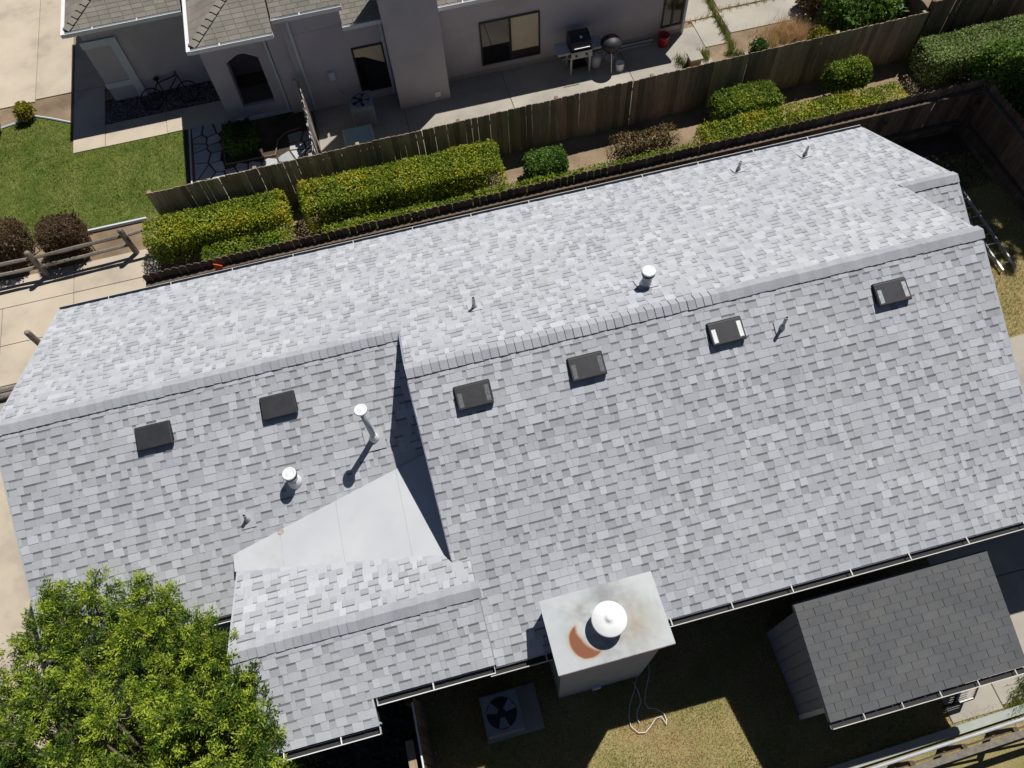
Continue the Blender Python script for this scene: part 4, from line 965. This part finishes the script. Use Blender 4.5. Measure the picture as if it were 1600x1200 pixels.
# ------------------------------------------------------------------ grass and leaves
def blades(name, label, pts_fn, n, h, w, m, t0=0., t1=1., patch=1.):
    P0 = pts_fn(n); n = len(P0)
    a = nr.uniform(0, 6.283, n); lean = nr.uniform(.1, .9, n); hh = h*nr.uniform(.5, 1.2, n)
    d = np.c_[np.cos(a), np.sin(a)]; s = np.c_[-d[:, 1], d[:, 0]]*w
    z = np.full(n, .004)
    A_ = np.c_[P0-s, z]; B_ = np.c_[P0+s, z]; C_ = np.c_[P0+d*(hh*lean)[:, None], z+hh]
    V_ = np.stack([A_, B_, C_], 1).reshape(-1, 3); F_ = np.arange(3*n).reshape(-1, 3)
    pn = .5+.25*np.sin(P0[:, 0]*2.1*patch+1.3*np.sin(P0[:, 1]*1.7*patch))+.25*np.sin(P0[:, 1]*2.6*patch+1.1*np.sin(P0[:, 0]*1.3*patch+2))
    p2 = .5+.5*np.sin(P0[:, 0]*9+2*np.sin(P0[:, 1]*7))*np.sin(P0[:, 1]*8+2*np.sin(P0[:, 0]*6))
    hh *= .7+.6*p2; C_ = np.c_[P0+d*(hh*lean)[:, None], z+hh]; V_ = np.stack([A_, B_, C_], 1).reshape(-1, 3)
    T = np.clip(t0+(t1-t0)*(.62*pn+.16*p2+.25*nr.random(n)), 0, 1)
    o = npobj(name, V_, F_, T, m); tag(o, label, 'grass', kind='stuff'); return o
def in_poly(P0, poly):
    x, y = P0[:, 0], P0[:, 1]; c = np.zeros(len(P0), bool); j = len(poly)-1
    for i in range(len(poly)):
        xi, yi = poly[i]; xj, yj = poly[j]
        c ^= ((yi > y) != (yj > y)) & (x < (xj-xi)*(y-yi)/(yj-yi+1e-12)+xi); j = i
    return c
def polyfn(poly):
    A_ = np.array(poly); lo = A_.min(0); hi = A_.max(0)
    def f(n): P0 = nr.uniform(lo, hi, (n, 2)); return P0[in_poly(P0, poly)]
    return f
blades('lawn_grass', 'mown green grass of the front lawn', polyfn([(-11.5, 15.46), (-5.52, 15.46), (-5.52, 18.4), (-8.57, 18.4), (-8.6, 19.6), (-9.19, 19.93), (-9.69, 20.19), (-10.17, 20.05), (-11.5, 19.8)]), 62000, .045, .006, M['grass'], 0., .75)
blades('yard_grass', 'patchy dry grass of the near back yard', polyfn([(-1.85, -1.0), (9.0, -.75), (8.4, -.6), (7.3, -.6), (7.3, 0), (8.3, 1.5), (8.3, 2.2), (-1.85, 2.2)]), 75000, .05, .006, M['grass_dry'], -.4, 1.3, 1.5)
blades('side_grass', 'dry yellow grass in the right side yard', polyfn([(10.1, 6.25), (14.7, 6.25), (14.7, 11.5), (10.4, 11.5)]), 30000, .06, .007, M['grass_dry'], .25, .85)
def leaf_arrays(P0, D, ln_, w, tone, up=None):
    n = len(P0); D = D/np.linalg.norm(D, axis=1)[:, None]
    R_ = nr.normal(size=(n, 3)) if up is None else up+nr.normal(0, .45, (n, 3))
    Sd = np.cross(D, R_); Sd /= np.linalg.norm(Sd, axis=1)[:, None]+1e-9
    ln_ = ln_*nr.uniform(.6, 1.3, n)[:, None]; w = w*nr.uniform(.7, 1.2, n)[:, None]
    V_ = np.stack([P0, P0+D*ln_*.5+Sd*w, P0+D*ln_, P0+D*ln_*.5-Sd*w], 1).reshape(-1, 3)
    return V_, np.arange(4*n).reshape(-1, 4), np.clip(tone, 0, 1)
def lump(P0, k=2.2, seed=0.):
    return (np.sin(P0[:, 0]*k*1.9+seed)+np.sin(P0[:, 1]*k*2.3+seed*1.7+P0[:, 0])+np.sin(P0[:, 2]*k*2.7+seed*.6+P0[:, 1]*2))/3
def hedge(name, label, xa, xb, ya, yb, h, m, n, leaf=.058, z0=.06, t=(.15, .95), rounded=.22, cat='hedge', group=None, lumpy=.06, skew=0., warm=0.):
    """clipped shrub: leaves through a shell round the volume, over a dark twiggy core"""
    cx_, cy_ = (xa+xb)/2, (ya+yb)/2; hx, hy, hz = (xb-xa)/2, (yb-ya)/2, (h-z0)/2; cz = z0+hz
    o = thing(name, label, cat, (cx_, cy_, 0), group)
    q = nr.uniform(-1, 1, (n, 3)); ax = nr.choice(3, n, p=np.array([hy*hz, hx*hz, hx*hy*1.25])/(hy*hz+hx*hz+hx*hy*1.25)); sg = np.where(nr.random(n) < .5, -1, 1)
    sg = np.where((ax == 2) & (nr.random(n) < .9), 1, sg)
    q[np.arange(n), ax] = sg
    H_ = np.array([hx, hy, hz]); P0 = q*H_
    # rounding
    r = min(rounded, hx*.95, hy*.95, hz*.95); inner = np.clip(P0, -(H_-r), H_-r); dlt = P0-inner; l_ = np.linalg.norm(dlt, axis=1)+1e-9
    over = l_ > r; P0 = np.where(over[:, None], inner+dlt*(r/l_)[:, None], P0); nrm = np.where((l_ > 1e-6)[:, None], dlt/l_[:, None], 0)
    flat = np.zeros((n, 3)); flat[np.arange(n), ax] = sg; nrm = nrm+flat*.5; nrm /= np.linalg.norm(nrm, axis=1)[:, None]
    dep = -np.abs(nr.exponential(.05, n))+(nr.random(n) < .03)*nr.uniform(0, .09, n); lm = lump(P0+[cx_, cy_, 0], 2.4, cx_)
    P0 = P0+nrm*(dep+lumpy*lm)[:, None]+nr.normal(0, .012, (n, 3))+[cx_, cy_, cz]
    P0[:, 1] += skew*(P0[:, 0]-cx_); P0[:, 2] = np.maximum(P0[:, 2], .02)
    D = nrm*.45+nr.normal(0, .75, (n, 3)); D[:, 2] += .15
    tone = t[0]+(t[1]-t[0])*np.clip(.42+.22*lm+nr.normal(0, .13, n)+.12*lump(P0, 7., cx_*2)+warm*(nr.random(n) < .25)*.4, 0, 1)
    V_, F_, T_ = leaf_arrays(P0, D, leaf, leaf*.3, tone, nrm+[0, 0, .35]); npobj('foliage', V_, F_, T_, m, o)
    # inner twigs: crossing stems rising from the ground and forking
    b = MB(); k = max(4, int((xb-xa)*(yb-ya)*14))
    for i in range(k):
        bx_, by_ = rnd.uniform(xa+.12*hx, xb-.12*hx), cy_+rnd.uniform(-.5, .5)*hy
        by_ += skew*(bx_-cx_)
        top = (bx_+rnd.uniform(-.15, .15), by_+rnd.uniform(-.4, .4)*hy, h*.8); mid = ((bx_+top[0])/2+rnd.uniform(-.05, .05), (by_+top[1])/2, h*.42)
        b.tube([(bx_, by_, 0), mid, top], [.016, .012, .006], 5)
        for _ in range(3): b.tube([mid, (mid[0]+rnd.uniform(-.3, .3)*min(1, hx), mid[1]+rnd.uniform(-.7, .7)*hy, h*rnd.uniform(.5, .85))], [.009, .004], 4)
    b.build('stems', M['bark'], o)
    # dense inner leaves
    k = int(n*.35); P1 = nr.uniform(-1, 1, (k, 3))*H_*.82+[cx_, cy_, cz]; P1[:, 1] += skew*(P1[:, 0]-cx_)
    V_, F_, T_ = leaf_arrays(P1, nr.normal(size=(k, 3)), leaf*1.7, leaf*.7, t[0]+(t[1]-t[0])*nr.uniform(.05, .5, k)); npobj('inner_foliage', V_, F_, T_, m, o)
    return o
hedge('hedge', 'yellow-green hedge at the left end of the tall fence', -6.38, -2.85, 13.62, 14.6, 1.0, M['hedge'], 11500, skew=.01, warm=.5, group='clipped hedges along the tall fence')
hedge('hedge', 'longest tall yellow-green hedge along the fence', -2.48, 2.66, 13.5, 14.55, 1.1, M['hedge'], 17000, warm=.5, group='clipped hedges along the tall fence')
hedge('shrub', 'small rounded green shrub right of the longest hedge', 3.15, 4.4, 13.45, 14.25, .75, M['hedge_green'], 4200, rounded=.35, t=(.1, 1.), cat='shrub')
hedge('shrub', 'brown half-dead shrub at the foot of the tall fence', 5.7, 7.4, 13.75, 14.35, .42, M['dead_leaf'], 1500, rounded=.3, lumpy=.12, cat='shrub', leaf=.055)
hedge('hedge', 'low hedge clump at the left end of the dark fence', -5.1, -2.95, 12.6, 13.5, .72, M['hedge'], 4800, rounded=.15, t=(.1, .75), group='low hedges against the dark fence')
hedge('hedge', 'thin low hedge row behind the dark fence, below the longest hedge', -2.1, 1.7, 12.55, 13.3, .72, M['hedge'], 7000, rounded=.14, t=(.2, .72), group='low hedges against the dark fence')
hedge('hedge', 'thin low hedge row below the small shrub and the brown shrub', 1.75, 7.55, 12.55, 13.3, .74, M['hedge'], 11000, rounded=.14, t=(.2, .72), group='low hedges against the dark fence')
hedge('hedge', 'long golden hedge against the right half of the dark fence', 7.7, 13.25, 12.55, 13.68, .95, M['hedge'], 15000, rounded=.2, warm=.8, t=(.15, 1.), group='low hedges against the dark fence')
hedge('shrub', 'clipped oblong green bush above the long golden hedge', 8.4, 10.3, 13.75, 14.75, 1.0, M['hedge'], 7500, rounded=.35, t=(.1, .8), z0=.25, cat='shrub')
hedge('shrub', 'small round bush near the right end of the tall fence', 11.6, 12.85, 13.95, 14.7, 1.1, M['hedge'], 4600, rounded=.35, t=(.1, .78), z0=.35, cat='shrub')
hedge('hedge', 'pale clipped hedge in the top right corner', 14.4, 18.0, 13.85, 14.95, 1.0, M['hedge_pale'], 12500, rounded=.25, t=(.15, 1.))
hedge('shrub', 'bright glossy bush at the right edge beyond the fence corner', 15.5, 17.6, 11.3, 13.9, 1.35, M['hedge_green'], 11000, rounded=.5, lumpy=.16, leaf=.09, t=(.2, 1.), cat='shrub')
hedge('shrub', 'dark bush low behind the fence at the right edge', 15.0, 17.2, 9.4, 11.3, 1.0, M['hedge_green'], 6000, rounded=.5, lumpy=.16, leaf=.09, t=(.1, .8), cat='shrub')
hedge('shrub', 'brown round bush cut by the left edge of the picture', -10.5, -9.28, 14.45, 15.65, 1.1, M['brown_leaf'], 9000, rounded=.5, leaf=.04, t=(.1, .95), cat='shrub', group='brown bushes on the front lawn')
hedge('shrub', 'brown round bush nearer the yellow-green hedge', -9.02, -7.85, 14.4, 15.4, 1.1, M['brown_leaf'], 9000, rounded=.5, leaf=.04, t=(.1, .95), cat='shrub', group='brown bushes on the front lawn')
hedge('shrub', 'little golden shrub at the corner of the driveway', -10.05, -9.6, 19.98, 20.45, .5, M['yellow_leaf'], 1100, rounded=.2, cat='shrub', t=(.1, 1.))
hedge('shrub', 'golden shrub cut off at the left picture edge', -11.0, -10.55, 19.75, 20.2, .45, M['yellow_leaf'], 800, rounded=.2, cat='shrub', t=(.1, .9))
hedge('shrub', 'dark round shrub in the bed before the porch', -4.3, -3.4, 16.75, 17.7, .7, M['hedge_green'], 4500, rounded=.42, cat='shrub', t=(.0, .7))
hedge('shrub', 'tall glossy green shrub behind the fence at the top right', 12.7, 14.7, 15.6, 17.4, 1.3, M['hedge_green'], 9000, rounded=.5, lumpy=.2, leaf=.1, t=(.2, 1.), cat='shrub')
hedge('shrub', 'yellow shrub beside the tall glossy one at top', 12.1, 12.8, 15.55, 16.5, .75, M['yellow_leaf'], 2200, rounded=.3, leaf=.06, cat='shrub', t=(.1, .95))
hedge('shrub', 'purple-brown shrub at the top edge of the picture', 12.6, 13.6, 17.4, 18.3, .8, M['dead_leaf'], 1800, rounded=.3, cat='shrub', leaf=.07)
def tufts(name, label, spots, m, h, per=60, r=.12, w=.008, t0=.1, t1=.9):
    def f(n): return np.vstack([np.c_[nr.normal(x, r*s, int(per*s)), nr.normal(y, r*s, int(per*s))] for x, y, s in spots])
    return blades(name, label, f, 0, h, w, m, t0, t1, 2.)
cr_ = [(10.24+.1*t_/1.7*.7, 17.36+t_, .7+.4*rnd.random()) for t_ in np.linspace(-.3, 2.4, 22)]
tufts('crack_weeds', 'green weeds growing in the long patio crack', cr_, M['grass'], .16, 70, .06)
tufts('joint_weeds', 'dry weeds in the cross joint of the side patio', [(10.5+i*.28, 18.64+rnd.uniform(-.03, .03), .4+.5*rnd.random()) for i in range(9)]+[(9.3+i*.18, 18.44, .4) for i in range(5)], M['grass_dry'], .14, 50, .06)
tufts('dry_tussock', 'straw coloured tussock in the weedy bed', [(11.2+rnd.random()*1.3, 16.75+rnd.random()*.6, 1.) for _ in range(22)], M['grass_dry'], .35, 90, .14, .006, .55, .95)
tufts('bed_weeds', 'green weeds round the stone block', [(8.65, 16.75, 1.2), (8.6, 16.95, 1.), (9.2, 16.95, 1.), (9.4, 17.0, .8), (9.35, 16.8, .7), (10.1, 16.8, 1.), (10.3, 16.6, 1.2), (10.9, 16.7, .8)], M['grass'], .22, 110, .08, .009, .1, .8)
tufts('kerb_weeds', 'green tuft beside the slab at the right edge', [(8.7, -.62, 1.2), (8.9, -.5, 1.2), (9.1, -.6, 1.), (8.5, -.75, .8)], M['grass'], .2, 160, .09)
hedge('shrub', 'small dark weed bush against the fence in the weedy bed', 10.55, 11.0, 16.3, 16.75, .45, M['hedge_green'], 700, rounded=.2, cat='shrub', t=(.0, .6))

# ------------------------------------------------------------------ the evergreen tree at the lower left
def make_tree(label, base, TC, RAD, extra, nl, ni, per, nleaf, leaf, m, zmin=-.55, seed=3):
    r_ = random.Random(seed); g_ = np.random.default_rng(seed)
    tree = thing('tree', label, 'tree', base); base = V3(*base); TC = np.array(TC); RAD = np.array(RAD)
    fork = base.lerp(V3(TC[0], TC[1], TC[2]-RAD[2]*.75), .9)
    b = MB(); b.tube([base, base.lerp(fork, .45)+V3(.04, .03, 0), fork], [.19, .14, .12], 10); b.build('trunk', M['bark'], tree, smooth=True)
    lobes = []
    for i in range(nl):
        a = 2.39996*i; z = 1-2*(i+.5)/nl
        if z < zmin: continue
        r = math.sqrt(1-z*z); k = r_.uniform(.84, 1.08)
        lobes.append(V3(TC[0]+RAD[0]*r*math.cos(a)*k, TC[1]+RAD[1]*r*math.sin(a)*k, TC[2]+RAD[2]*z*k))
    for p in extra: lobes.append(V3(*p))
    for i in range(ni): lobes.append(V3(*(TC+g_.uniform(-.62, .62, 3)*RAD)))
    P_all = []; D_all = []; T_all = []; lim = MB()
    for L_ in lobes:
        mid = fork.lerp(L_, .5)+V3(r_.uniform(-.2, .2), r_.uniform(-.2, .2), r_.uniform(-.25, .05))
        lim.tube([fork, mid, L_], [.04, .026, .012], 6)
        lobe_t = r_.uniform(-.12, .14)
        for j in range(per):
            d_ = g_.normal(size=3); d_ /= np.linalg.norm(d_); d_[2] = abs(d_[2])*.9-.2
            tip = np.array(L_)+d_*g_.uniform(.08, .44)
            if j % 3 == 0: lim.tube([L_, V3(*(np.array(L_)*.45+tip*.55+g_.normal(0, .03, 3))), V3(*tip)], [.009, .006, .003], 4)
            n = nleaf; ax = d_*.8+np.array([0, 0, .55]); ax /= np.linalg.norm(ax)
            t_ = g_.random(n)**.7; P0 = tip+ax*(t_*.17-.09)[:, None]+g_.normal(0, .034, (n, 3))
            P_all.append(P0); D_all.append(ax*.7+g_.normal(0, .65, (n, 3)))
            young = g_.random() < .42
            T_all.append(np.clip((.78 if young else .36)+lobe_t+.18*t_+g_.normal(0, .1, n), 0, 1))
    lim.build('limbs', M['bark'], tree)
    V_, F_, T_ = leaf_arrays(np.vstack(P_all), np.vstack(D_all), leaf, leaf*.17, np.concatenate(T_all)); npobj('crown', V_, F_, T_, M[m], tree)
    return tree
make_tree('bushy evergreen tree covering the lower left corner', (-5.9, 1.1, 0), (-6.05, .95, 2.6), (2.45, 2.9, 1.85),
          [(-6.7, 4.15, 3.4), (-6.2, 4.4, 3.5), (-6.9, 4.5, 3.3), (-5.1, 3.95, 3.4), (-5.5, 4.2, 3.5), (-5.6, 3.7, 3.5), (-4.7, 3.45, 3.4), (-4.5, 3.2, 3.6), (-4.2, 2.9, 3.6), (-3.95, 2.5, 3.6), (-3.85, 1.9, 3.6), (-3.75, 1.0, 3.7), (-7.2, 3.9, 3.3), (-7.7, 3.5, 3.4), (-3.85, 1.4, 3.5), (-3.6, .5, 3.5), (-3.75, .1, 3.6), (-4.4, 2.2, 3.9), (-4.3, 1.3, 3.9)], 140, 110, 40, 62, .062, 'tree_leaf')
make_tree('broad tree standing beyond the right picture edge', (17.6, 13.0, 0), (17.2, 12.9, 6.6), (2.3, 2.2, 1.9), [], 70, 50, 14, 30, .15, 'tree_leaf', -.8, 5)
